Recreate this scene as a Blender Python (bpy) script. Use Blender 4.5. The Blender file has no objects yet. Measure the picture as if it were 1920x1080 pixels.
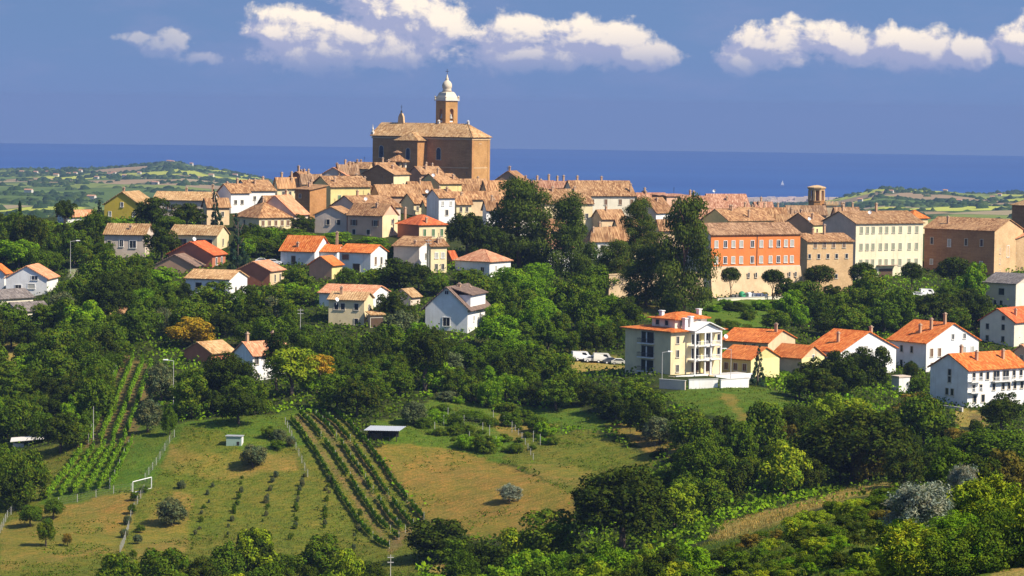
import bpy, math, random
import numpy as np
from mathutils import Vector, Matrix, noise as mnoise

SC = bpy.context.scene
COL = SC.collection
R = math.radians
random.seed(7)
RNG = np.random.default_rng(7)

# ------------------------------------------------------------------ camera
F = 5400.0                       # focal length in photograph pixels (1920 wide)
EYE_Y = 195.0                    # photograph row of the eye level
CAM = Vector((0.0, 0.0, 250.0))  # 250 m above the sea
PITCH = math.atan((540 - EYE_Y) / F)
ROT = (Matrix.Rotation(R(90) - PITCH, 3, 'X') @ Matrix.Rotation(R(0.72), 3, 'Z'))
cam_data = bpy.data.cameras.new('camera')
cam_data.lens = 36.0 * F / 1920.0
cam_data.sensor_width = 36.0
cam_data.clip_start = 1.0
cam_data.clip_end = 90000.0
cam = bpy.data.objects.new('camera', cam_data)
COL.objects.link(cam)
cam.location = CAM
cam.rotation_euler = ROT.to_euler()
SC.camera = cam

# ------------------------------------------------------------------ sky and sun
SUN_EL, SUN_AZ = R(44), R(117)   # azimuth clockwise from the view direction: sun to the right
world = bpy.data.worlds.new('World')
SC.world = world
world.use_nodes = True
SUN_DIR = Vector((math.sin(SUN_AZ) * math.cos(SUN_EL), math.cos(SUN_AZ) * math.cos(SUN_EL), math.sin(SUN_EL)))
sun_data = bpy.data.lights.new('sun', 'SUN')
sun_data.energy = 4.7
sun_data.angle = R(0.53)
sun_data.color = (1.0, 0.90, 0.74)
sun = bpy.data.objects.new('sun', sun_data)
COL.objects.link(sun)
sun.rotation_euler = SUN_DIR.to_track_quat('Z', 'Y').to_euler()
sun.location = (300, 300, 600)
SC.view_settings.view_transform = 'Standard'
SC.view_settings.look = 'None'
SC.view_settings.gamma = 1.0
SC.view_settings.exposure = 0.62
SC.cycles.max_bounces = 6
SC.cycles.diffuse_bounces = 3
SC.cycles.glossy_bounces = 2
SC.cycles.transmission_bounces = 3
SC.cycles.transparent_max_bounces = 8
SC.cycles.volume_bounces = 0
SC.cycles.use_denoising = True

class NT:
    """small helper for building node trees"""
    def __init__(s, tree):
        s.t = tree; s.n = tree.nodes; s.l = tree.links
        s.n.clear()
    def node(s, kind, inputs=None, **kw):
        nd = s.n.new(kind)
        for k, v in kw.items():
            setattr(nd, k, v)
        for k, v in (inputs or {}).items():
            s.put(nd.inputs[k], v)
        return nd
    def put(s, sock, v):
        if isinstance(v, bpy.types.NodeSocket):
            s.l.new(v, sock)
        else:
            if sock.type == 'RGBA' and hasattr(v, '__len__') and len(v) == 3:
                v = (*v, 1.0)
            sock.default_value = v
    def math(s, op, a, b=0.0, c=0.0, clamp=False):
        nd = s.node('ShaderNodeMath', operation=op, use_clamp=clamp)
        s.put(nd.inputs[0], a); s.put(nd.inputs[1], b)
        if op in ('MULTIPLY_ADD', 'SMOOTH_MIN', 'SMOOTH_MAX', 'COMPARE', 'WRAP'): s.put(nd.inputs[2], c)
        return nd.outputs[0]
    def mix(s, f, a, b, blend='MIX'):
        nd = s.node('ShaderNodeMix', data_type='RGBA', blend_type=blend)
        s.put(nd.inputs[0], f); s.put(nd.inputs[6], a); s.put(nd.inputs[7], b)
        return nd.outputs[2]
    def ramp(s, f, stops, interp='LINEAR'):
        nd = s.node('ShaderNodeValToRGB')
        nd.color_ramp.interpolation = interp
        el = nd.color_ramp.elements
        while len(el) < len(stops): el.new(0.5)
        for e, (p, c) in zip(el, stops):
            e.position = p
            e.color = (*c, 1.0) if hasattr(c, '__len__') else (c, c, c, 1.0)
        s.put(nd.inputs[0], f)
        return nd.outputs[0]
    def smooth(s, v, lo, hi, a=0.0, b=1.0):
        nd = s.node('ShaderNodeMapRange', interpolation_type='SMOOTHSTEP')
        s.put(nd.inputs['Value'], v)
        for k, x in (('From Min', lo), ('From Max', hi), ('To Min', a), ('To Max', b)): s.put(nd.inputs[k], x)
        return nd.outputs['Result']
    def noise(s, vec, scale, detail=4.0, rough=0.5, dim='3D', out='Fac', dist=0.0):
        nd = s.node('ShaderNodeTexNoise', noise_dimensions=dim)
        if vec is not None: s.put(nd.inputs['Vector'], vec)
        nd.inputs['Scale'].default_value = scale
        nd.inputs['Detail'].default_value = detail
        nd.inputs['Roughness'].default_value = rough
        nd.inputs['Distortion'].default_value = dist
        return nd.outputs[out]
    def vor(s, vec, scale, out='Color', feature='F1', rnd=1.0):
        nd = s.node('ShaderNodeTexVoronoi', feature=feature)
        if vec is not None: s.put(nd.inputs['Vector'], vec)
        nd.inputs['Scale'].default_value = scale
        nd.inputs['Randomness'].default_value = rnd
        return nd.outputs[out]

# world: clear-day sky with a band of cumulus low over the sea, all in world directions
w = NT(world.node_tree)
sky = w.node('ShaderNodeTexSky', sky_type='NISHITA', sun_disc=False, sun_elevation=SUN_EL, sun_rotation=SUN_AZ,
             altitude=250.0, air_density=1.0, dust_density=0.25, ozone_density=3.5)
tc = w.node('ShaderNodeTexCoord').outputs['Generated']
lift = w.node('ShaderNodeVectorMath', {0: tc}, operation='ADD'); lift.inputs[1].default_value = (0, 0, 0.62)   # clear dry air: little whitening towards the horizon
lift = w.node('ShaderNodeVectorMath', {0: lift.outputs[0]}, operation='NORMALIZE')
w.l.new(lift.outputs[0], sky.inputs['Vector'])
sep = w.node('ShaderNodeSeparateXYZ', {0: tc})
# azimuth and elevation in units of 1000 photograph pixels (1 unit = 0.185 rad)
az = w.math('MULTIPLY', w.math('ARCTAN2', sep.outputs[0], sep.outputs[1]), F / 1000)
el = w.math('MULTIPLY_ADD', w.math('ARCSINE', sep.outputs[2]), F / 1000, (231 - EYE_Y) / 1000)
skycol = w.mix(1.0, sky.outputs[0], (1.54, 1.46, 1.42), 'MULTIPLY')
CLOUDS = None
SKY_STRENGTH = 0.085
def cloud_field(a, e):
    """height of the cloud deck: placed cumulus banks in front, more of the same all round"""
    best = None
    blobs = [(-0.220,0.215,0.130,0.080),(-0.300,0.150,0.150,0.060),(-0.430,0.160,0.095,0.058),(-0.330,0.130,0.220,0.048),(-0.140,0.185,0.085,0.055),
             (0.100,0.160,0.090,0.055),(0.010,0.160,0.120,0.052),(0.190,0.155,0.095,0.045),(0.230,0.130,0.080,0.030),(0.050,0.130,0.220,0.045),
             (0.480,0.150,0.085,0.052),(0.420,0.120,0.050,0.040),(0.600,0.155,0.100,0.045),(0.740,0.150,0.130,0.050),(0.830,0.140,0.080,0.035),
             (0.980,0.165,0.110,0.055),(-0.650,0.135,0.085,0.040),(-0.590,0.115,0.070,0.026),(-0.700,0.150,0.080,0.022)]
    weak = {16: 0.22, 17: 0.34, 18: 0.42}
    for k, (bx, by, rx, ry) in enumerate(blobs):
        dx = w.math('MULTIPLY', w.math('SUBTRACT', a, bx), 1 / rx)
        dy = w.math('MULTIPLY', w.math('SUBTRACT', e, by), 1 / ry)
        r = w.math('SQRT', w.math('ADD', w.math('MULTIPLY', dx, dx), w.math('MULTIPLY', dy, dy)))
        v = w.math('SUBTRACT', 1.13 - weak.get(k, 0.0), r)
        best = v if best is None else w.math('SMOOTH_MAX', best, v, 0.15)
    # the same kind of bank at every other bearing
    cv = w.node('ShaderNodeCombineXYZ', {0: a, 1: w.math('MULTIPLY', e, 2.4)}).outputs[0]
    big = w.noise(cv, 2.6, 2, 0.5, '2D')
    band = w.math('SUBTRACT', 1.0, w.math('ABSOLUTE', w.math('MULTIPLY', w.math('SUBTRACT', e, 0.16), 9.0)))
    gen = w.math('SUBTRACT', w.math('ADD', w.math('MULTIPLY', band, 0.5), w.math('MULTIPLY', w.math('SUBTRACT', big, 0.5), 3.0)), 0.35)
    out = w.smooth(w.math('ABSOLUTE', a), 1.05, 1.25)
    best = w.math('ADD', best, w.math('MULTIPLY', out, w.math('SUBTRACT', w.math('MINIMUM', gen, 0.8), best)))
    cv2 = w.node('ShaderNodeCombineXYZ', {0: a, 1: w.math('MULTIPLY', e, 1.25)}).outputs[0]
    f1 = w.noise(cv2, 9.0, 9, 0.63, '2D', dist=0.25)
    vv = w.node('ShaderNodeTexVoronoi', {'Vector': cv2, 'Scale': 17.0, 'Smoothness': 0.7, 'Detail': 1.5}, feature='SMOOTH_F1', voronoi_dimensions='2D').outputs['Distance']
    d = w.math('ADD', best, w.math('MULTIPLY', w.math('SUBTRACT', f1, 0.5), 1.35))
    f2 = w.noise(cv2, 46.0, 5, 0.6, '2D')
    d = w.math('ADD', d, w.math('MULTIPLY', w.math('SUBTRACT', f2, 0.5), 0.42))
    return w.math('SUBTRACT', d, w.math('MULTIPLY', w.math('SUBTRACT', vv, 0.35), 0.36))
d0 = cloud_field(az, el)
d1 = cloud_field(w.math('ADD', az, 0.018), w.math('ADD', el, 0.017))
alpha = w.smooth(d0, 0.02, 0.42)
low = w.smooth(el, 0.060, 0.150)                       # the flat bases dissolve in the haze
alpha = w.math('MULTIPLY', w.math('MULTIPLY', alpha, low), w.smooth(az, -0.68, -0.46, 0.40, 0.90))
lit = w.smooth(w.math('SUBTRACT', d0, d1), -0.16, 0.34)
lit = w.math('MULTIPLY', lit, w.smooth(el, 0.085, 0.20, 0.15, 1.0))
k = 1.0 / SKY_STRENGTH
ccol = w.mix(lit, (0.265 * k, 0.285 * k, 0.42 * k), (0.78 * k, 0.68 * k, 0.56 * k))
veil_v = w.node('ShaderNodeCombineXYZ', {0: az, 1: w.math('MULTIPLY', el, 3.0)}).outputs[0]
veil = w.math('MULTIPLY', w.smooth(w.noise(veil_v, 3.2, 5, 0.6, '2D'), 0.42, 0.75), w.smooth(el, 0.55, 0.05, 0.0, 0.22))
base = w.mix(veil, skycol, (0.24 * k, 0.24 * k, 0.40 * k))
base = w.mix(w.smooth(el, 0.20, -0.02, 0.0, 0.7), base, (0.120 * k, 0.178 * k, 0.355 * k))
final = w.mix(alpha, base, ccol)
bg = w.node('ShaderNodeBackground', {'Color': final, 'Strength': SKY_STRENGTH})
wo = w.node('ShaderNodeOutputWorld')
w.l.new(bg.outputs[0], wo.inputs[0])
world.cycles.sampling_method = 'MANUAL'
world.cycles.sample_map_resolution = 128
# ------------------------------------------------------------------ pixel geometry
def ray(px, py):
    return ROT @ Vector(((px - 960) / F, (540 - py) / F, -1.0))
def at(px, py, D):
    """world point seen at photograph pixel (px, py) at forward distance D"""
    d = ray(px, py)
    return CAM + d * (D / d.y)
def px_per_m(D):
    return F / D

# ------------------------------------------------------------------ terrain
# ground rows seen in the photograph, by column: (forward distance, photograph row)
TER = {
 -700: [(230,1700),(300,1420),(400,1220),(480,1110),(520,1010),(600,860),(700,660),(800,540),(900,470),(1000,470)],
 0:    [(230,1650),(300,1350),(400,1150),(470,1085),(520,985),(560,905),(600,835),(650,750),(680,685),(720,620),(760,560),(800,505),(850,455),(900,425),(960,415),(1020,430)],
 240:  [(230,1650),(300,1350),(400,1150),(470,1075),(515,990),(540,905),(560,835),(600,760),(650,665),(700,600),(740,545),(790,485),(840,437),(900,400),(960,390),(1020,410)],
 480:  [(230,1650),(300,1350),(400,1150),(470,1085),(514,1000),(568,785),(600,740),(650,685),(690,612),(730,560),(770,510),(800,470),(850,430),(900,395),(960,368),(1020,352),(1080,365)],
 720:  [(230,1650),(300,1350),(400,1170),(470,1080),(510,1010),(568,800),(600,745),(650,670),(680,622),(720,560),(750,520),(790,482),(830,442),(880,402),(940,365),(1000,340),(1060,335),(1120,350)],
 960:  [(230,1600),(300,1300),(400,1130),(460,1060),(500,1000),(560,835),(600,770),(640,705),(680,635),(720,575),(770,515),(800,490),(850,452),(900,412),(960,375),(1020,352),(1080,352),(1140,370)],
 1200: [(230,1450),(300,1200),(360,1090),(420,1060),(480,985),(550,850),(590,765),(615,705),(650,688),(690,625),(740,577),(770,560),(800,548),(850,500),(900,450),(960,412),(1020,392),(1100,392)],
 1350: [(230,1300),(300,1110),(350,1030),(380,1005),(420,1010),(480,945),(540,835),(580,755),(605,712),(660,695),(690,640),(730,585),(765,558),(790,553),(830,540),(900,470),(960,425),(1020,400),(1100,400)],
 1500: [(230,1150),(290,1030),(340,970),(370,945),(420,975),(480,930),(540,835),(580,765),(620,728),(680,690),(710,645),(745,590),(770,562),(800,556),(840,545),(900,480),(1000,420),(1100,415)],
 1680: [(230,1110),(270,1040),(310,975),(345,930),(380,915),(430,950),(520,880),(590,800),(630,752),(660,722),(690,690),(730,640),(765,585),(790,560),(830,548),(900,490),(1000,440),(1100,435)],
 1920: [(230,1070),(270,1020),(320,975),(380,950),(440,935),(520,880),(590,810),(640,765),(680,712),(720,660),(760,610),(790,575),(830,548),(900,490),(1000,440),(1100,440)],
 2600: [(230,1050),(300,980),(400,930),(520,880),(600,800),(700,690),(800,600),(900,540),(1000,500),(1100,500)],
}
def _col(px, lst, Ds):
    d = np.array([a for a, b in lst], float)
    z = np.array([at(px, b, a).z for a, b in lst])
    # past the last control row the hill falls away to the valley behind
    d = np.append(d, [d[-1] + 200, d[-1] + 450, 1900]); z = np.append(z, [z[-1] - 22, z[-1] - 60, 118])
    return np.interp(Ds, d, z)
TD = np.concatenate([np.arange(215, 470, 2.0), np.arange(470, 640, 0.75), np.arange(640, 860, 1.5), np.arange(860, 1120, 4.0), np.arange(1120, 1900, 26.0)])
TP = np.concatenate([np.arange(-700, -60, 20.0), np.arange(-60, 1980, 4.0), np.arange(1980, 2621, 20.0)])
def _terrain():
    keys = sorted(TER)
    fine = np.arange(-700, 2601, 20.0)
    Dm = np.arange(215, 1901, 5.0)
    cols = np.array([_col(k, TER[k], Dm) for k in keys])         # keys x D
    Z = np.array([[np.interp(p, keys, cols[:, j]) for p in fine] for j in range(len(Dm))])
    for _ in range(3):                                            # soften the facets of the control net
        Zp = np.pad(Z, ((0, 0), (3, 3)), 'edge')
        Z = sum(Zp[:, i:i + Z.shape[1]] for i in range(7)) / 7
        Zp = np.pad(Z, ((1, 1), (0, 0)), 'edge')
        Z = (Zp[:-2] + 2 * Zp[1:-1] + Zp[2:]) / 4
    return fine, Dm, Z
TF, TM, TZ = _terrain()
def ground_u(px, D):
    """terrain height on the bearing of column px at forward distance D (arrays)"""
    px = np.clip(np.asarray(px, float), TF[0], TF[-1] - 1e-3); D = np.clip(np.asarray(D, float), TM[0], TM[-1] - 1e-3)
    i = ((px - TF[0]) / 20).astype(int); j = ((D - TM[0]) / 5).astype(int)
    a = (px - TF[i]) / 20; b = (D - TM[j]) / 5
    z = TZ[j, i] * (1 - a) * (1 - b) + TZ[j, i + 1] * a * (1 - b) + TZ[j + 1, i] * (1 - a) * b + TZ[j + 1, i + 1] * a * b
    X = (px - 960) / F * D
    z = z + 0.35 * np.sin(X * 0.13 + D * 0.05) * np.sin(D * 0.11 - X * 0.04) + 0.18 * np.sin(X * 0.41 + 1.3) * np.sin(D * 0.37 + X * 0.11)
    return z
def gz(x, y):
    return float(ground_u(960 + x / y * F, y))
def ground_at(px, py, dmin=230.0, dmax=1100.0):
    """first ground point met by the ray through a photograph pixel"""
    d = ray(px, py); d = d / d.y
    Ds = np.arange(dmin, dmax, 1.0)
    u = 960 + F * d.x
    g = ground_u(np.full_like(Ds, u), Ds); r = CAM.z + d.z * Ds
    hit = np.nonzero(r <= g)[0]
    D = float(Ds[hit[0]]) if len(hit) else dmax
    p = CAM + d * D
    return Vector((p.x, D, gz(p.x, D)))
def in_poly(x, y, poly):
    inside = np.zeros(x.shape, bool)
    n = len(poly)
    for i in range(n):
        x0, y0 = poly[i]; x1, y1 = poly[(i + 1) % n]
        c = ((y0 > y) != (y1 > y)) & (x < (x1 - x0) * (y - y0) / ((y1 - y0) or 1e-9) + x0)
        inside ^= c
    return inside
def project(P):
    """photograph pixels of an (n,3) array of world points"""
    M = np.array(ROT.transposed())
    q = (P - np.array(CAM)) @ M.T
    return 960 + F * q[:, 0] / -q[:, 2], 540 - F * q[:, 1] / -q[:, 2]

# ------------------------------------------------------------------ objects
def link(o, parent=None):
    COL.objects.link(o)
    if parent is not None: o.parent = parent
    return o
def tag(o, label=None, cat=None, group=None, kind=None):
    for k, v in (('label', label), ('category', cat), ('group', group), ('kind', kind)):
        if v: o[k] = v
    return o
def empty(name, loc, rz=0.0):
    o = bpy.data.objects.new(name, None)
    o.empty_display_size = 0.5
    o.location = loc; o.rotation_euler = (0, 0, rz)
    return link(o)
def mesh_from(name, V, Fc, mat=None, smooth=False):
    me = bpy.data.meshes.new(name)
    me.from_pydata([tuple(map(float, v)) for v in V], [], Fc)
    if mat: me.materials.append(mat)
    if smooth: me.polygons.foreach_set('use_smooth', [True] * len(me.polygons))
    me.update()
    return me
def quads_mesh(name, V, Q, mat=None, smooth=False):
    """mesh from numpy arrays: V (n,3), Q (m,4)"""
    me = bpy.data.meshes.new(name)
    me.vertices.add(len(V)); me.vertices.foreach_set('co', np.asarray(V, np.float32).ravel())
    me.loops.add(Q.size); me.loops.foreach_set('vertex_index', np.asarray(Q, np.int32).ravel())
    me.polygons.add(len(Q)); me.polygons.foreach_set('loop_start', np.arange(0, Q.size, Q.shape[1], dtype=np.int32))
    if smooth: me.polygons.foreach_set('use_smooth', np.ones(len(Q), bool))
    if mat: me.materials.append(mat)
    me.update(calc_edges=True)
    return me
def obj(name, me, parent=None, loc=(0, 0, 0), rot=(0, 0, 0), scale=(1, 1, 1)):
    o = bpy.data.objects.new(name, me)
    o.location = loc; o.rotation_euler = rot; o.scale = scale
    return link(o, parent)

class MB:
    """collects boxes, prisms and tubes into one mesh"""
    def __init__(s): s.V = []; s.Fc = []
    def add(s, V, Fc):
        b = len(s.V); s.V += [tuple(v) for v in V]; s.Fc += [[i + b for i in f] for f in Fc]; return s
    def box(s, x0, x1, y0, y1, z0, z1):
        return s.add([(x0,y0,z0),(x1,y0,z0),(x1,y1,z0),(x0,y1,z0),(x0,y0,z1),(x1,y0,z1),(x1,y1,z1),(x0,y1,z1)],
                     [[0,3,2,1],[4,5,6,7],[0,1,5,4],[1,2,6,5],[2,3,7,6],[3,0,4,7]])
    def tube(s, p0, p1, r0, r1=None, n=8, cap=True):
        r1 = r0 if r1 is None else r1
        p0 = Vector(p0); p1 = Vector(p1); d = (p1 - p0).normalized()
        a = d.orthogonal().normalized(); b = d.cross(a)
        V = []
        for p, r in ((p0, r0), (p1, r1)):
            for k in range(n):
                t = 2 * math.pi * k / n
                V.append(p + (a * math.cos(t) + b * math.sin(t)) * r)
        Fc = [[k, (k + 1) % n, n + (k + 1) % n, n + k] for k in range(n)]
        if cap: Fc += [list(range(n))[::-1], list(range(n, 2 * n))]
        return s.add(V, Fc)
    def lathe(s, prof, n=12, cx=0, cy=0, square=False):
        V = []; Fc = []
        for r, z in prof:
            for k in range(n):
                t = 2 * math.pi * (k + 0.5) / n
                V.append((cx + r * math.cos(t), cy + r * math.sin(t), z))
        for i in range(len(prof) - 1):
            for k in range(n):
                Fc.append([i*n+k, i*n+(k+1)%n, (i+1)*n+(k+1)%n, (i+1)*n+k])
        Fc.append(list(range(n))[::-1]); Fc.append([(len(prof)-1)*n+k for k in range(n)])
        return s.add(V, Fc)
    def mesh(s, name, mat=None, smooth=False): return mesh_from(name, s.V, s.Fc, mat, smooth)
    def build(s, name, mat, parent=None, smooth=False, **kw): return obj(name, s.mesh(name, mat, smooth), parent, **kw)

# ------------------------------------------------------------------ materials
MATS = {}
def material(name):
    m = bpy.data.materials.new(name); m.use_nodes = True
    return m, NT(m.node_tree)
def finish(t, color, rough=0.85, bump=None, bstr=0.3, bdist=0.05, spec=0.25, extra=None):
    p = t.node('ShaderNodeBsdfPrincipled', {'Base Color': color, 'Roughness': rough, 'Specular IOR Level': spec})
    if bump is not None:
        b = t.node('ShaderNodeBump', {'Height': bump, 'Strength': bstr, 'Distance': bdist})
        t.l.new(b.outputs[0], p.inputs['Normal'])
    o = t.node('ShaderNodeOutputMaterial')
    t.l.new(p.outputs[0], o.inputs[0])
    return p
def plaster(name, c, var=0.12, stain=0.25, seed=0.0):
    """weathered render: large patches, streaks running down, fine grain"""
    if name in MATS: return MATS[name]
    m, t = material(name)
    pos = t.node('ShaderNodeNewGeometry').outputs['Position']
    n1 = t.noise(pos, 0.35, 5, 0.6); n2 = t.noise(pos, 2.2, 3)
    mp = t.node('ShaderNodeMapping', {'Vector': pos}); mp.inputs['Scale'].default_value = (1.6, 1.6, 0.12)
    st = t.smooth(t.noise(mp.outputs[0], 1.0, 3, 0.6), 0.5, 0.78)
    c = np.array(c)
    col = t.mix(t.smooth(n1, 0.3, 0.7), tuple(c * (1 - var)), tuple(np.clip(c * (1 + var * 0.6), 0, 0.86)))
    col = t.mix(t.math('MULTIPLY', st, stain), col, tuple(c * np.array([0.55, 0.50, 0.46])))
    col = t.mix(t.math('MULTIPLY', n2, 0.14), col, tuple(c * 0.7))
    finish(t, col, 0.9, n2, 0.25, 0.04, 0.2)
    MATS[name] = m
    return m
def brickwall(name, c, c2):
    if name in MATS: return MATS[name]
    m, t = material(name)
    pos = t.node('ShaderNodeNewGeometry').outputs['Position']
    sp = t.node('ShaderNodeSeparateXYZ', {0: pos})
    cmb = t.node('ShaderNodeCombineXYZ', {0: t.math('ADD', sp.outputs[0], sp.outputs[1]), 1: sp.outputs[2]})
    br = t.node('ShaderNodeTexBrick', {'Vector': cmb.outputs[0], 'Color1': c, 'Color2': c2, 'Mortar': tuple(np.array(c) * 0.8 + 0.06), 'Scale': 1.0,
                'Brick Width': 0.62, 'Row Height': 0.2, 'Mortar Size': 0.02})
    n1 = t.noise(pos, 0.25, 5, 0.65); n3 = t.noise(pos, 1.7, 4)
    col = t.mix(t.smooth(n1, 0.38, 0.7, 0, 0.55), br.outputs[0], tuple(np.array(c) * 0.62))
    col = t.mix(t.smooth(n3, 0.5, 0.75, 0, 0.35), col, tuple(np.minimum(np.array(c2) * 1.35, 0.8)))
    finish(t, col, 0.92, n3, 0.4, 0.05, 0.15)
    MATS[name] = m
    return m
def rooftile(name, a, b, c, worn=0.4, new=False):
    """barrel tiles seen from afar: tile to tile colour, courses, lichen patches"""
    if name in MATS: return MATS[name]
    m, t = material(name)
    tco = t.node('ShaderNodeTexCoord').outputs['Object']
    pos = t.node('ShaderNodeNewGeometry').outputs['Position']
    on = t.node('ShaderNodeSeparateXYZ', {0: t.node('ShaderNodeTexCoord').outputs['Normal']}); ot = t.node('ShaderNodeSeparateXYZ', {0: tco})
    mk = t.math('GREATER_THAN', t.math('ABSOLUTE', on.outputs[0]), t.math('ABSOLUTE', on.outputs[1]))
    across = t.math('ADD', t.math('MULTIPLY', mk, ot.outputs[1]), t.math('MULTIPLY', t.math('SUBTRACT', 1.0, mk), ot.outputs[0]))
    down = t.math('ADD', t.math('MULTIPLY', mk, ot.outputs[0]), t.math('MULTIPLY', t.math('SUBTRACT', 1.0, mk), ot.outputs[1]))
    tcx = t.node('ShaderNodeCombineXYZ', {0: across, 1: t.math('MULTIPLY', down, 0.45), 2: 0.0}).outputs[0]
    v = t.vor(tcx, 2.9, 'Color'); sepc = t.node('ShaderNodeSeparateColor', {0: v})
    n1 = t.noise(pos, 0.5, 4, 0.65); n2 = t.noise(pos, 0.13, 3)
    col = t.ramp(sepc.outputs[0], [(0.0, a), (0.45, b), (0.8, c), (1.0, tuple(np.minimum(np.array(c) * 1.25, 0.8)))])
    col = t.mix(t.smooth(n1, 0.42, 0.72, 0, worn), col, tuple(np.array(a) * (0.8 if new else 0.62)))
    col = t.mix(t.smooth(n2, 0.45, 0.7, 0, worn * 0.7), col, tuple(np.minimum(np.array(c) * 1.1 + 0.02, 0.75)))
    oi = t.node('ShaderNodeObjectInfo').outputs['Random']
    tint = t.ramp(oi, [(0.0, (0.62, 0.57, 0.54)), (0.35, (0.88, 0.82, 0.78)), (0.7, (0.74, 0.73, 0.73)), (1.0, (0.98, 0.90, 0.84))]) if not new else t.ramp(oi, [(0.0, (0.86, 0.88, 0.9)), (1.0, (1.06, 1.04, 1.0))])
    col = t.mix(1.0, col, tint, 'MULTIPLY')
    wv = t.node('ShaderNodeTexWave', {'Vector': tcx, 'Scale': 0.52, 'Distortion': 0.7, 'Detail': 2.0}, bands_direction='X')
    col = t.mix(t.smooth(wv.outputs['Fac'], 0.35, 0.05, 0, 0.34), col, t.mix(1.0, col, (0.55, 0.50, 0.48), 'MULTIPLY'))   # the channels between the rows of cover tiles
    finish(t, col, 0.88, t.math('ADD', wv.outputs['Fac'], t.math('MULTIPLY', sepc.outputs[1], 0.8)), 0.5, 0.10, 0.2)
    MATS[name] = m
    return m
def plain(name, c, rough=0.7, var=0.1, metal=0.0, spec=0.3, nscale=3.0):
    if name in MATS: return MATS[name]
    m, t = material(name)
    tco = t.node('ShaderNodeTexCoord').outputs['Object']
    n = t.noise(tco, nscale, 4, 0.6)
    c = np.array(c)
    col = t.mix(n, tuple(c * (1 - var)), tuple(np.clip(c * (1 + var), 0, 0.9)))
    p = finish(t, col, rough, n, 0.1, 0.01, spec)
    p.inputs['Metallic'].default_value = metal
    MATS[name] = m
    return m
def leafmat(name, c, hue=0.25, val=0.5, trans=0.13):
    """leaves: reflect and let light through, every tree and clump a little different"""
    if name in MATS: return MATS[name]
    m, t = material(name)
    oi = t.node('ShaderNodeObjectInfo').outputs['Random']
    pos = t.node('ShaderNodeNewGeometry').outputs['Position']
    ri = t.node('ShaderNodeNewGeometry').outputs['Random Per Island']
    n = t.noise(pos, 0.9, 3, 0.6)
    c = np.array(c, float)
    warm = c * np.array([1.5, 1.12, 0.8]); cool = c * np.array([0.62, 0.88, 1.05])
    col = t.mix(t.smooth(n, 0.3, 0.7), tuple(cool), tuple(warm))
    col = t.mix(t.math('MULTIPLY', oi, 0.8), col, tuple(c * np.array([0.75, 0.85, 0.7])))
    f = t.math('ADD', t.math('MULTIPLY', ri, val * 1.6), 1 - val * 0.8)
    hs = t.node('ShaderNodeHueSaturation', {'Color': col, 'Value': f, 'Saturation': 1.0, 'Hue': 0.5})
    d = t.node('ShaderNodeBsdfDiffuse', {'Color': hs.outputs[0]})
    tr = t.node('ShaderNodeBsdfTranslucent', {'Color': t.mix(1.0, hs.outputs[0], (1.15, 1.25, 0.5), 'MULTIPLY')})
    mx = t.node('ShaderNodeMixShader', {0: trans}); t.l.new(d.outputs[0], mx.inputs[1]); t.l.new(tr.outputs[0], mx.inputs[2])
    o = t.node('ShaderNodeOutputMaterial'); t.l.new(mx.outputs[0], o.inputs[0])
    MATS[name] = m
    return m
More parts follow.
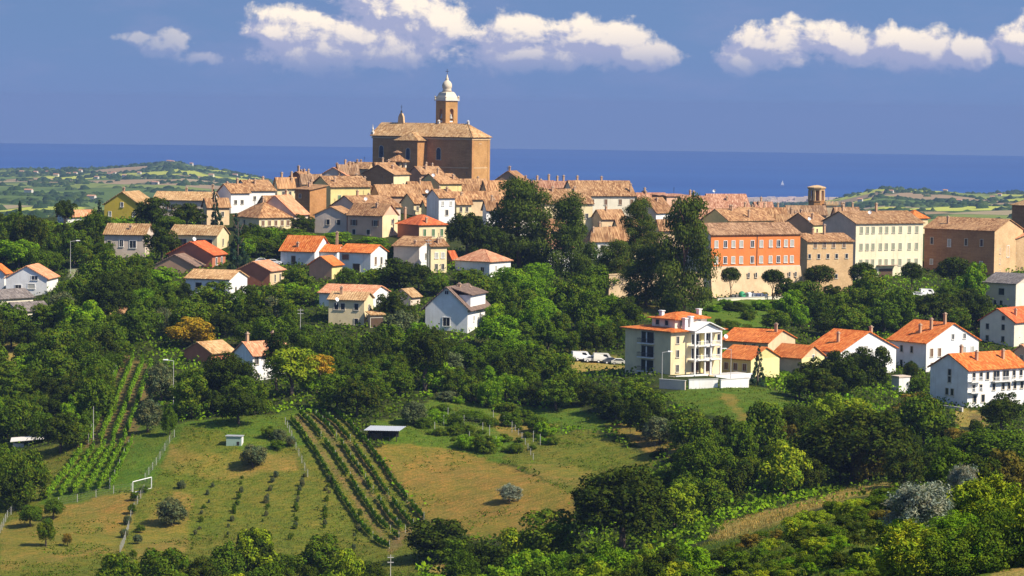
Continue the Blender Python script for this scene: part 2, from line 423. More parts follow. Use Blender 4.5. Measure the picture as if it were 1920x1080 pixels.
# ------------------------------------------------------------------ the setting
# what grows or lies on the ground, outlined on the photograph's rows and columns: (albedo, outline)
GRASS = (0.118, 0.165, 0.018); DRY = (0.250, 0.185, 0.042); TAN = (0.275, 0.180, 0.042); OLIVEG = (0.165, 0.162, 0.024)
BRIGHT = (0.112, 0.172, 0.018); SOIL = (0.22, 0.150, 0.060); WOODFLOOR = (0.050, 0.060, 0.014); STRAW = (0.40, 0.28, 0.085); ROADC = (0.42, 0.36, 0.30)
PATCH = [
 (OLIVEG, [(-700,1400),(-700,980),(120,830),(330,800),(560,770),(790,980),(760,1400)]),
 (GRASS,  [(250,800),(560,770),(600,830),(480,850),(330,845),(250,960),(90,960),(70,940),(230,830)]),
 (BRIGHT, [(245,835),(322,828),(280,905),(215,915)]),
 (DRY,    [(0,985),(110,945),(245,925),(270,915),(225,1045),(0,1110)]),
 (TAN,    [(180,960),(250,930),(230,1000),(205,1010)]),
 (OLIVEG, [(0,1070),(200,1035),(235,1035),(200,1090),(0,1120)]),
 (DRY,    [(320,830),(420,850),(560,850),(560,880),(420,900),(300,880)]),
 (OLIVEG, [(340,800),(480,805),(490,845),(335,850)]),
 (GRASS,  [(400,790),(540,780),(545,835),(450,850)]),
 (DRY,    [(255,990),(330,920),(360,925),(350,1040),(250,1060)]),
 (SOIL,   [(548,778),(640,772),(795,975),(735,1040)]),
 (OLIVEG, [(563,775),(578,774),(745,1000),(730,1020)]),
 (OLIVEG, [(592,774),(604,773),(765,990),(752,1000)]),
 (OLIVEG, [(620,772),(634,772),(790,975),(775,985)]),
 (GRASS,  [(700,790),(1000,760),(1060,815),(1000,880),(900,860),(760,835),(710,830)]),
 (GRASS,  [(745,780),(830,740),(900,760),(985,790),(900,840),(750,830)]),
 (TAN,    [(697,838),(760,832),(860,845),(985,885),(1080,925),(1075,990),(900,1015),(800,975)]),
 (OLIVEG, [(985,825),(1105,805),(1240,865),(1180,900),(1080,930),(985,880),(940,860)]),
 (DRY,    [(985,872),(1060,868),(1110,885),(1090,918),(1010,893)]),
 (DRY,    [(905,790),(960,770),(1045,790),(1040,815),(960,825)]),
 (BRIGHT, [(1000,770),(1070,756),(1150,795),(1120,808),(1020,795)]),
 (TAN,    [(1130,795),(1170,795),(1275,840),(1265,860),(1215,850)]),
 (GRASS, [(1235,745),(1300,720),(1420,724),(1490,748),(1450,800),(1400,822),(1370,790)]),
 (DRY,  [(1345,735),(1375,740),(1405,785),(1390,790),(1360,755)]),
 (STRAW,  [(1075,615),(1100,660),(1165,670),(1170,695),(1075,700),(1060,660)]),
 (BRIGHT, [(1310,562),(1470,560),(1440,625),(1330,630)]),
 (DRY,    [(1200,568),(1245,575),(1230,600),(1200,590)]),
 (SOIL,   [(160,838),(230,664),(290,690),(248,838)]),
 (STRAW,  [(0,650),(36,640),(36,690),(0,695)]),
 (STRAW,  [(1790,765),(1850,775),(1850,840),(1800,830)]),
 (SOIL,   [(1815,770),(1840,778),(1850,830),(1830,825)]),
 (GRASS,  [(1180,1500),(1250,1050),(1350,1010),(1560,955),(1920,1000),(1920,1500)]),
 (STRAW,  [(1330,1010),(1360,980),(1490,945),(1600,915),(1680,905),(1680,920),(1600,932),(1500,965),(1440,985),(1360,1015)]),
 (STRAW,  [(1840,1090),(1880,1060),(1940,1035),(1940,1100),(1860,1110)]),
 (ROADC,  [(130,500),(178,503),(160,550),(140,560)]),
 (STRAW,  [(800,1076),(812,1058),(838,1060),(846,1080)]),
]
NS = len(TP); ND = len(TD)
PX, DD = np.meshgrid(TP, TD)
X = (PX - 960) / F * DD
Zt = ground_u(PX, DD)
GV = np.stack([X, DD, Zt], -1).reshape(-1, 3)
ii = (np.arange(ND - 1)[:, None] * NS + np.arange(NS - 1)[None, :]).ravel()
GQ = np.stack([ii, ii + 1, ii + 1 + NS, ii + NS], 1)
def ground_mat(name, bump_scale=1.0):
    m, t = material(name)
    at_ = t.node('ShaderNodeAttribute', attribute_name='cover').outputs['Color']
    pos = t.node('ShaderNodeNewGeometry').outputs['Position']
    n0 = t.noise(pos, 0.06 / bump_scale, 5, 0.6); n1 = t.noise(pos, 0.35 / bump_scale, 5, 0.65); n2 = t.noise(pos, 2.5 / bump_scale, 4, 0.7)
    col = t.mix(t.smooth(n0, 0.35, 0.68, 0, 0.75), at_, t.mix(1.0, at_, (0.75, 1.0, 0.6), 'MULTIPLY'))
    col = t.mix(t.smooth(n1, 0.40, 0.66, 0, 0.7), col, t.mix(1.0, col, (1.55, 1.12, 1.2), 'MULTIPLY'))
    col = t.mix(t.smooth(n2, 0.42, 0.62, 0, 0.7), col, t.mix(1.0, col, (0.42, 0.60, 0.40), 'MULTIPLY'))
    mp = t.node('ShaderNodeMapping', {'Vector': pos}); mp.inputs['Rotation'].default_value = (0, 0, 0.35); mp.inputs['Scale'].default_value = (0.25, 1.6, 0.2)
    ns = t.noise(mp.outputs[0], 1.0 / bump_scale, 3, 0.6)
    col = t.mix(t.smooth(ns, 0.46, 0.66, 0, 0.6), col, t.mix(1.0, col, (0.6, 0.72, 0.5), 'MULTIPLY'))
    mw = t.node('ShaderNodeMapping', {'Vector': pos}); mw.inputs['Rotation'].default_value = (0, 0, 0.9)
    wvt = t.node('ShaderNodeTexWave', {'Vector': mw.outputs[0], 'Scale': 0.22, 'Distortion': 3.5, 'Detail': 3.0, 'Detail Scale': 0.6}, bands_direction='X')
    col = t.mix(t.smooth(wvt.outputs['Fac'], 0.25, 0.9, 0, 0.42), col, t.mix(1.0, col, (0.66, 0.80, 0.55), 'MULTIPLY'))   # mowing swathes
    finish(t, col, 0.95, t.math('ADD', n2, n1), 0.9, 0.35 * bump_scale, 0.1)
    return m
def paint():
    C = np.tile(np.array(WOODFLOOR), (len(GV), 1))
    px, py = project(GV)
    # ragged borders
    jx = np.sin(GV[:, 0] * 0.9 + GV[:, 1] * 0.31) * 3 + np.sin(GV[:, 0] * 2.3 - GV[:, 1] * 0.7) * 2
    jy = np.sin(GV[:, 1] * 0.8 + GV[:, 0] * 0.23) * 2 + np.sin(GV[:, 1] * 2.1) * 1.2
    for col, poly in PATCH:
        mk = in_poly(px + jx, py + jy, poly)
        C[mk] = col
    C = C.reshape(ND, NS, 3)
    P = np.pad(C, ((1, 1), (1, 1), (0, 0)), 'edge')
    C = (P[:-2, 1:-1] + P[2:, 1:-1] + P[1:-1, :-2] + P[1:-1, 2:] + 2 * P[1:-1, 1:-1]) / 6
    return C.reshape(-1, 3)
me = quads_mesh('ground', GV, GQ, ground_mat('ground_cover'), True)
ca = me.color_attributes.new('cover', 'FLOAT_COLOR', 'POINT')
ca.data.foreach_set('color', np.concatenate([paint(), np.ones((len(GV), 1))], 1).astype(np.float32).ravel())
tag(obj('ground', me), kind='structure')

# far country between the town's hill and the coast
FDk = np.array([1700, 2300, 3000, 4000, 5100, 6200, 7200, 7800.0])
FARPY = {-1500:[470,430,395,362,337,322,324], 0:[470,430,395,362,337,322,324], 180:[470,430,395,362,336,319,326], 330:[470,430,398,362,334,304,324], 480:[470,430,405,374,352,333,335], 620:[480,450,430,410,390,375,367],
         1000:[500,470,440,420,405,392,380], 1420:[500,470,440,420,405,392,382], 1560:[480,440,415,400,380,382,380], 1650:[480,440,410,384,353,368,375], 1780:[480,440,408,388,360,370,374], 1880:[480,440,408,388,372,360,370], 1960:[480,440,408,388,372,362,370], 3500:[480,440,408,388,372,362,370]}
FAR = {k: [CAM.z - (y - EYE_Y - 0.01257 * (k - 960)) * d / F for y, d in zip(v, FDk)] + [-6] for k, v in FARPY.items()}
FP = np.arange(-1500, 3501, 12.0); FD = np.concatenate([np.arange(1700, 7850, 42.0)])
fk = sorted(FAR)
def far_z(px, D):
    px = np.asarray(px, float); D = np.asarray(D, float)
    tab = np.array([FAR[k] for k in fk], float)
    rows = np.array([np.interp(px, fk, tab[:, j]) for j in range(len(FDk))])       # 8 x n
    i = np.clip(np.searchsorted(FDk, D) - 1, 0, len(FDk) - 2)
    a = np.clip((D - FDk[i]) / (FDk[i + 1] - FDk[i]), 0, 1); a = a * a * (3 - 2 * a)
    n = np.arange(px.size)
    z = rows[i, n] * (1 - a) + rows[i + 1, n] * a
    X = (px - 960) / F * D
    amp = np.clip((7500 - D) / 2000, 0, 0.6)
    z = z + amp * (5 * np.sin(X * 0.0061 + D * 0.0023) * np.sin(D * 0.0041 - X * 0.0017) + 3 * np.sin(X * 0.017 + 2) * np.sin(D * 0.009 + X * 0.004) + 2.5 * np.sin(X * 0.03 + D * 0.021))
    return z
fpx, fd = np.meshgrid(FP, FD)
FX = (fpx - 960) / F * fd
FZ = far_z(fpx.ravel(), fd.ravel())
FV = np.stack([FX.ravel(), fd.ravel(), FZ], 1)
nf = len(FP); ii = (np.arange(len(FD) - 1)[:, None] * nf + np.arange(nf - 1)[None, :]).ravel()
m, t = material('far_country')
pos = t.node('ShaderNodeNewGeometry').outputs['Position']
mp = t.node('ShaderNodeMapping', {'Vector': pos}); mp.inputs['Scale'].default_value = (1.0, 0.55, 0.0)
wob = t.node('ShaderNodeVectorMath', {0: mp.outputs[0], 1: t.noise(pos, 0.004, 2, 0.5, out='Color')}, operation='MULTIPLY_ADD')
wob.inputs[1].default_value = (1, 1, 1)
nv = t.node('ShaderNodeVectorMath', {0: t.noise(pos, 0.004, 2, 0.5, out='Color')}, operation='SCALE'); nv.inputs['Scale'].default_value = 150
ad = t.node('ShaderNodeVectorMath', {0: mp.outputs[0], 1: nv.outputs[0]}, operation='ADD')
vc = t.vor(ad.outputs[0], 0.0058, 'Color'); sc_ = t.node('ShaderNodeSeparateColor', {0: vc})
fields = t.ramp(sc_.outputs[0], [(0.0, (0.10, 0.15, 0.03)), (0.22, (0.20, 0.24, 0.05)), (0.40, (0.42, 0.44, 0.06)), (0.52, (0.34, 0.24, 0.13)), (0.68, (0.12, 0.18, 0.04)), (0.82, (0.36, 0.28, 0.16)), (0.93, (0.48, 0.50, 0.08))], 'CONSTANT')
edge = t.vor(ad.outputs[0], 0.0058, 'Distance', 'DISTANCE_TO_EDGE')
fields = t.mix(t.smooth(edge, 0.02, 0.05, 0.7, 0.0), fields, (0.05, 0.08, 0.03))
nn = t.noise(pos, 0.02, 4, 0.6)
fields = t.mix(t.smooth(nn, 0.35, 0.7, 0, 0.4), fields, t.mix(1.0, fields, (0.6, 0.7, 0.5), 'MULTIPLY'))
finish(t, fields, 0.95, spec=0.05)
tag(obj('far_hills', quads_mesh('far_hills', FV, np.stack([ii, ii + 1, ii + 1 + nf, ii + nf], 1), m, True)), kind='structure')

# sea: a disc whose rim is the horizon of an eye 250 m up
m, t = material('sea_water')
pos = t.node('ShaderNodeNewGeometry').outputs['Position']
mp = t.node('ShaderNodeMapping', {'Vector': pos}); mp.inputs['Scale'].default_value = (0.00012, 0.0009, 1)
sn = t.noise(mp.outputs[0], 1.0, 5, 0.6)
wv = t.noise(pos, 0.05, 3, 0.6)
col = t.mix(t.smooth(sn, 0.35, 0.7), (0.006, 0.058, 0.25), (0.016, 0.090, 0.31))
finish(t, col, 0.35, wv, 0.6, 1.0, 0.03)
seam = MB(); NR = 160
sv = [(0, 0, 0)] + [(16070 * math.cos(2 * math.pi * i / NR), 16070 * math.sin(2 * math.pi * i / NR), 0) for i in range(NR)]
tag(obj('sea', mesh_from('sea', sv, [[0, 1 + i, 1 + (i + 1) % NR] for i in range(NR)], m)), kind='structure')

# the air between here and the horizon
m = bpy.data.materials.new('haze_air'); m.use_nodes = True; t = NT(m.node_tree)
pv = t.node('ShaderNodeVolumePrincipled', {'Color': (0.255, 0.375, 0.70), 'Density': 6.8e-5, 'Anisotropy': 0.0})
o = t.node('ShaderNodeOutputMaterial'); t.l.new(pv.outputs[0], o.inputs['Volume'])
hz = MB().box(-16400, 16400, -16400, 16400, -3, 268)
tag(hz.build('haze', m), 'pale blue summer haze lying over the far hills and sea', 'haze', kind='stuff')
# ------------------------------------------------------------------ building kit
W = {
 'ivory': plaster('wall_ivory', (0.84, 0.75, 0.52), 0.10, 0.42), 'sunlitbrick': brickwall('wall_sunlit_brick', (0.47, 0.245, 0.080), (0.55, 0.30, 0.11)),  # second brick: the church brick with sunlight painted into it
 'cream': plaster('wall_cream', (0.78, 0.64, 0.38)), 'white': plaster('wall_white', (0.84, 0.82, 0.79), 0.12, 0.42), 'yellow': plaster('wall_yellow', (0.74, 0.60, 0.26)),
 'pale': plaster('wall_pale', (0.76, 0.70, 0.56), 0.10, 0.25), 'pink': plaster('wall_pink', (0.68, 0.44, 0.30)), 'grey': plaster('wall_grey', (0.66, 0.54, 0.44)), 'stone': plaster('wall_stone', (0.66, 0.49, 0.30), 0.2, 0.35),
 'orange': plaster('wall_orange', (0.74, 0.225, 0.060), 0.10, 0.2), 'mustard': plaster('wall_mustard', (0.62, 0.46, 0.06), 0.08, 0.15), 'red': plaster('wall_red', (0.46, 0.17, 0.09)), 'brown': plaster('wall_brown', (0.44, 0.28, 0.18)),
 'lemon': plaster('wall_lemon', (0.78, 0.70, 0.34), 0.06, 0.15), 'sand': plaster('wall_sand', (0.70, 0.52, 0.32), 0.18, 0.35),
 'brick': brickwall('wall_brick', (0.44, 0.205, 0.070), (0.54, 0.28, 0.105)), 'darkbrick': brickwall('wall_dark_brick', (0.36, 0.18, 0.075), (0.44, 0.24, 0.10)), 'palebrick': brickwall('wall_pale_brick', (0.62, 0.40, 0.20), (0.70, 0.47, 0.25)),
}
T = {
 'old': rooftile('tile_old', (0.24, 0.115, 0.050), (0.41, 0.22, 0.10), (0.58, 0.36, 0.18), 0.6), 'old2': rooftile('tile_weathered', (0.22, 0.12, 0.065), (0.36, 0.21, 0.11), (0.52, 0.34, 0.20), 0.6),
 'pink': rooftile('tile_pink', (0.32, 0.14, 0.08), (0.46, 0.24, 0.145), (0.60, 0.37, 0.25), 0.5), 'gold': rooftile('tile_gold', (0.36, 0.20, 0.085), (0.52, 0.32, 0.14), (0.66, 0.46, 0.24), 0.5),
 'orange': rooftile('tile_orange', (0.44, 0.095, 0.018), (0.62, 0.155, 0.028), (0.72, 0.235, 0.06), 0.42, True), 'red': rooftile('tile_red', (0.40, 0.075, 0.025), (0.55, 0.12, 0.035), (0.64, 0.18, 0.06), 0.3, True),
 'brown': rooftile('tile_brown', (0.16, 0.11, 0.085), (0.22, 0.155, 0.12), (0.30, 0.21, 0.16), 0.3), 'slate': rooftile('tile_slate', (0.13, 0.12, 0.12), (0.20, 0.18, 0.17), (0.27, 0.25, 0.24), 0.3),
 'salmon': rooftile('tile_salmon', (0.50, 0.20, 0.10), (0.62, 0.27, 0.14), (0.70, 0.36, 0.20), 0.3, True),
}
GLASS = plain('window_glass', (0.020, 0.024, 0.030), 0.18, 0.4, 0, 0.5)
TRIM = plain('stone_trim', (0.60, 0.54, 0.44), 0.85); WTRIM = plain('white_trim', (0.80, 0.78, 0.74), 0.7); GREENS = plain('green_shutter', (0.05, 0.16, 0.055), 0.6); BROWNS = plain('brown_shutter', (0.17, 0.085, 0.04), 0.6)
GREYP = plain('pale_curtain', (0.42, 0.41, 0.36), 0.6, 0.3); IRON = plain('dark_iron', (0.05, 0.05, 0.05), 0.5); WMETAL = plain('white_metal', (0.80, 0.80, 0.80), 0.45); DOORB = plain('door_brown', (0.10, 0.06, 0.035), 0.6)
CHIMM = plaster('chimney_brick', (0.52, 0.33, 0.20)); CAPM = plain('chimney_cap', (0.50, 0.36, 0.25), 0.9); DISHM = plain('dish_white', (0.78, 0.78, 0.78), 0.4); CONC = plain('concrete', (0.52, 0.50, 0.47), 0.9, 0.15)
WSTY = {'dark': (TRIM, GLASS, None), 'bare': (TRIM, GLASS, None), 'green': (TRIM, GREENS, None), 'brown': (TRIM, BROWNS, None), 'white': (WTRIM, GREYP, None), 'wdark': (WTRIM, GLASS, None), 'gsh': (TRIM, GLASS, GREENS), 'bsh': (TRIM, GLASS, BROWNS), 'door': (TRIM, DOORB, None), 'sage': (TRIM, plain('sage_shutter', (0.27, 0.29, 0.20), 0.7), None)}
_wcache = {}
def window_parts(sty, ww, wh, arch=False):
    key = (sty, round(ww, 2), round(wh, 2), arch)
    if key in _wcache: return _wcache[key]
    fm, pm, sm = WSTY[sty]
    fr = MB(); f = 0.13; x = ww / 2
    fr.box(-x - f, -x, -0.10, 0.02, -0.02, wh); fr.box(x, x + f, -0.10, 0.02, -0.02, wh)
    fr.box(-x - f - 0.08, x + f + 0.08, -0.20, 0.02, -0.17, -0.022)
    pane = MB()
    if arch:
        n = 8; top = []
        for i in range(n + 1):
            a = math.pi * i / n
            top.append((x * math.cos(a), wh + x * math.sin(a)))
        for i in range(n):
            (xa, za), (xb, zb) = top[i], top[i + 1]
            k = 1 + f / x
            V = [(xa, -0.10, za), (xa * k, -0.10, wh + (za - wh) * k), (xb * k, -0.10, wh + (zb - wh) * k), (xb, -0.10, zb)]
            fr.add(V + [(v[0], 0.02, v[2]) for v in V], [[0, 1, 2, 3][::-1], [0, 3, 7, 4], [1, 5, 6, 2]])
        pane.add([(-x, -0.03, 0), (x, -0.03, 0)] + [(p[0], -0.03, p[1]) for p in top], [[0, 1] + list(range(2, n + 3))])
    else:
        fr.box(-x - f, x + f, -0.10, 0.02, wh + 0.002, wh + f)
        pane.box(-x, x, -0.03, 0.015, 0, wh - 0.002)
        if sty in ('dark', 'wdark', 'gsh', 'bsh') and ww < 2.2: fr.box(-0.03, 0.03, -0.05, -0.031, 0.02, wh - 0.03)
        if sty in ('green', 'brown', 'sage'):
            for i in range(int(wh / 0.22)): pane.box(-x + 0.05, x - 0.05, -0.05, -0.031, 0.06 + i * 0.22, 0.17 + i * 0.22)
            fr.box(-0.025, 0.025, -0.06, -0.051, 0.02, wh - 0.03)
    sh = None
    if sm:
        sh = MB().box(-x - 0.10 - ww * 0.5, -x - 0.10, -0.15, -0.105, 0, wh).mesh('shutter', sm)
    r = (fr.mesh('window', fm), pane.mesh('pane', pm), sh, ww)
    _wcache[key] = r
    return r
def add_window(parent, sty, x, y, z, rz, ww, wh, arch=False):
    fr, pn, sh, _ = window_parts(sty, ww, wh, arch)
    o = obj('door' if sty == 'door' else 'window', fr, parent, (x, y, z), (0, 0, rz))
    obj('shutters' if sty in ('green', 'brown', 'sage') else ('panel' if sty == 'door' else 'pane'), pn, o)
    if sh:
        obj('shutter', sh, o); obj('shutter', sh, o, (ww * 1.5 + 0.2, 0, 0))
    return o
def slab(mb, P, n=6, mth=4, th=0.22, jit=0.05, rnd=random):
    """roof slope: corners P = eave left, eave right, ridge right, ridge left; wavy top, flat underside, closed rim"""
    P = [Vector(p) for p in P]
    nrm = (P[1] - P[0]).cross(P[3] - P[0] if (P[3] - P[0]).length > 0.01 else P[2] - P[0]).normalized()
    if nrm.z < 0: nrm = -nrm
    V = []; Fc = []
    for j in range(mth + 1):
        for i in range(n + 1):
            a = i / n; b = j / mth
            p = (P[0] * (1 - a) + P[1] * a) * (1 - b) + (P[3] * (1 - a) + P[2] * a) * b
            k = rnd.uniform(-jit, jit) if 0 < j < mth else rnd.uniform(-jit, jit) * 0.6
            V.append(p + nrm * (th + k))
    q = n + 1
    for j in range(mth):
        for i in range(n):
            Fc.append([j*q+i, j*q+i+1, (j+1)*q+i+1, (j+1)*q+i])
    b0 = len(V); V += P
    Fc.append([b0 + 3, b0 + 2, b0 + 1, b0])
    rim = [list(range(q)), [j*q+n for j in range(mth+1)], [mth*q+i for i in range(n, -1, -1)], [j*q for j in range(mth, -1, -1)]]
    for e, (c0, c1) in zip(rim, ((0,1),(1,2),(2,3),(3,0))):
        Fc.append(e[::-1] + [b0 + c0, b0 + c1])
    return mb.add(V, Fc)
def roof_mesh(kind, LA, LB, he, rise, o=0.55, jit=0.05, rnd=random, th=0.22):
    """building stands on x in [-LA,0], y in [0,LB]"""
    mb = MB()
    nx = max(4, int(LA / 1.6)); ny = max(4, int(LB / 1.6))
    if kind == 'ga':
        s = rise / (LB / 2); e = he - s * o; g = o * 0.7
        slab(mb, [(-LA-g,-o,e),(g,-o,e),(g,LB/2,he+rise),(-LA-g,LB/2,he+rise)], nx, max(3, ny//2), th, jit, rnd)
        slab(mb, [(g,LB+o,e),(-LA-g,LB+o,e),(-LA-g,LB/2,he+rise),(g,LB/2,he+rise)], nx, max(3, ny//2), th, jit, rnd)
    elif kind == 'gb':
        s = rise / (LA / 2); e = he - s * o; g = o * 0.7
        slab(mb, [(o,-g,e),(o,LB+g,e),(-LA/2,LB+g,he+rise),(-LA/2,-g,he+rise)], ny, max(3, nx//2), th, jit, rnd)
        slab(mb, [(-LA-o,LB+g,e),(-LA-o,-g,e),(-LA/2,-g,he+rise),(-LA/2,LB+g,he+rise)], ny, max(3, nx//2), th, jit, rnd)
    elif kind in ('hip', 'pyr'):
        m_ = min(LA, LB) / 2
        if kind == 'pyr': ra = [(-LA/2, LB/2), (-LA/2, LB/2)]
        elif LA >= LB: ra = [(-LA + m_, LB/2), (-m_, LB/2)]
        else: ra = [(-LA/2, m_), (-LA/2, LB - m_)]
        e = he - rise / m_ * o; z = he + rise
        c = [(-LA-o,-o,e),(o,-o,e),(o,LB+o,e),(-LA-o,LB+o,e)]
        r0 = (*ra[0], z); r1 = (*ra[1], z)
        if LA >= LB:
            fs = [(c[0],c[1],r1,r0),(c[1],c[2],r1,r1),(c[2],c[3],r0,r1),(c[3],c[0],r0,r0)]
        else:
            fs = [(c[0],c[1],r0,r0),(c[1],c[2],r1,r0),(c[2],c[3],r1,r1),(c[3],c[0],r0,r1)]
        for f in fs: slab(mb, f, max(nx, ny), 5, th, jit, rnd)
    elif kind == 'sa':      # single slope falling towards face A
        s = rise / LB; e = he - s * o
        slab(mb, [(-LA-o,-o,e),(o,-o,e),(o,LB+o,he+rise+s*o),(-LA-o,LB+o,he+rise+s*o)], nx, ny, th, jit, rnd)
    elif kind == 'sb':      # single slope falling towards face B
        s = rise / LA; e = he - s * o
        slab(mb, [(o,-o,e),(o,LB+o,e),(-LA-o,LB+o,he+rise+s*o),(-LA-o,-o,he+rise+s*o)], ny, nx, th, jit, rnd)
    else:                   # flat
        mb.box(-LA-o, o, -o, LB+o, he, he+0.3)
    return mb
def wall_mesh(kind, LA, LB, he, rise, below=6.0):
    mb = MB()
    zt = he - 0.03
    V = [(-LA,0,-below),(0,0,-below),(0,LB,-below),(-LA,LB,-below),(-LA,0,zt),(0,0,zt),(0,LB,zt),(-LA,LB,zt)]
    Fc = [[0,3,2,1]]
    A = [0,1,5,4]; B = [1,2,6,5]; C = [2,3,7,6]; Dd = [3,0,4,7]; top = [[4,5,6,7]]
    if kind == 'ga':
        V += [(0,LB/2,zt+rise),(-LA,LB/2,zt+rise)]
        B = [1,2,6,8,5]; Dd = [3,0,4,9,7]; top = [[4,5,8,9],[6,7,9,8]]
    elif kind == 'gb':
        V += [(-LA/2,0,zt+rise),(-LA/2,LB,zt+rise)]
        A = [0,1,5,8,4]; C = [2,3,7,9,6]; top = [[5,6,9,8],[7,4,8,9]]
    elif kind == 'sa':
        V[6] = (0,LB,zt+rise); V[7] = (-LA,LB,zt+rise)
    elif kind == 'sb':
        V[4] = (-LA,0,zt+rise); V[7] = (-LA,LB,zt+rise)
    mb.add(V, Fc + [A, B, C, Dd] + top)
    return mb
def roof_z(kind, LA, LB, he, rise, x, y):
    if kind == 'ga': return he + rise * (1 - abs(y - LB/2) / (LB/2))
    if kind == 'gb': return he + rise * (1 - abs(x + LA/2) / (LA/2))
    if kind in ('hip', 'pyr'):
        m_ = min(LA, LB) / 2
        return he + rise * min(1, min(-x, x + LA, y, LB - y) / m_)
    if kind == 'sa': return he + rise * y / LB
    if kind == 'sb': return he + rise * (-x) / LA
    return he + 0.3
def add_chimney(roof, x, y, z, h=1.3, s=0.32, mat=None):
    c = MB().box(x-s, x+s, y-s*0.8, y+s*0.8, z-0.8, z+h).build('chimney', mat or CHIMM, roof)
    MB().box(x-s-0.14, x+s+0.14, y-s-0.1, y+s+0.1, z+h+0.004, z+h+0.16).box(x-s*0.7, x+s*0.7, y-s*0.5, y+s*0.5, z+h+0.164, z+h+0.45).build('cap', CAPM, c)
    return c
def add_dish(root, x, y, z, r=0.55):
    mb = MB(); mb.tube((x, y, z - 1.2), (x, y, z), 0.05)
    d = Vector((0.75, -0.5, 0.35)).normalized(); a = d.orthogonal().normalized(); b = d.cross(a); c = Vector((x, y, z)) + d * 0.2
    V = [c - d * 0.12]; n = 12
    for rr, off in ((r * 0.6, -0.06), (r, 0.06)):
        for k in range(n):
            t_ = 2 * math.pi * k / n; V.append(c + (a * math.cos(t_) + b * math.sin(t_)) * rr + d * off)
    Fc = [[0, 1 + k, 1 + (k + 1) % n] for k in range(n)] + [[1 + k, 1 + n + k, 1 + n + (k + 1) % n, 1 + (k + 1) % n] for k in range(n)]
    mb.add(V, Fc)
    return mb.build('satellite_dish', DISHM, root, smooth=False)
def add_antenna(root, x, y, z, h=2.6):
    mb = MB().tube((x, y, z - 0.5), (x, y, z + h), 0.05, n=5)
    for k in range(4): mb.tube((x - 0.45 + k * 0.06, y, z + h - 0.2 - k * 0.28), (x + 0.45 - k * 0.06, y, z + h - 0.2 - k * 0.28), 0.03, n=4)
    return mb.build('antenna', IRON, root)
def add_balcony(root, x, y, z, rz, wd=3.0, dp=1.2, rail='bars', mat=None, roofed=False):
    """projects towards local -Y before rotation"""
    b = obj('balcony', MB().box(-wd/2, wd/2, -dp, 0.01, -0.18, 0).mesh('balcony', mat or WTRIM), root, (x, y, z), (0, 0, rz))
    m = MB()
    if rail == 'solid':
        m.box(-wd/2, wd/2, -dp, -dp+0.1, 0.003, 0.95); m.box(-wd/2, -wd/2+0.1, -dp+0.102, 0, 0.003, 0.95); m.box(wd/2-0.1, wd/2, -dp+0.102, 0, 0.003, 0.95)
        m.build('parapet', mat or WTRIM, b)
    else:
        n = max(4, int(wd / 0.25))
        for i in range(n + 1):
            xx = -wd/2 + 0.04 + (wd - 0.08) * i / n
            m.box(xx-0.02, xx+0.02, -dp+0.02, -dp+0.06, 0.0, 0.92)
        m.box(-wd/2, wd/2, -dp, -dp+0.08, 0.922, 1.0); m.box(-wd/2, -wd/2+0.06, -dp+0.082, 0, 0.922, 1.0); m.box(wd/2-0.06, wd/2, -dp+0.082, 0, 0.922, 1.0)
        m.build('railing', IRON if rail == 'bars' else WMETAL, b)
    return b
DBG = []
def solve_D(px, ye, h, dmin=560, dmax=1150):
    d = ray(px, ye); d = d / d.y
    Ds = np.arange(dmin, dmax, 1.0)
    g = ground_u(np.full_like(Ds, 960 + F * d.x), Ds)
    k = np.nonzero(CAM.z + d.z * Ds - g <= h)[0]
    return float(Ds[k[0]]) if len(k) else dmax
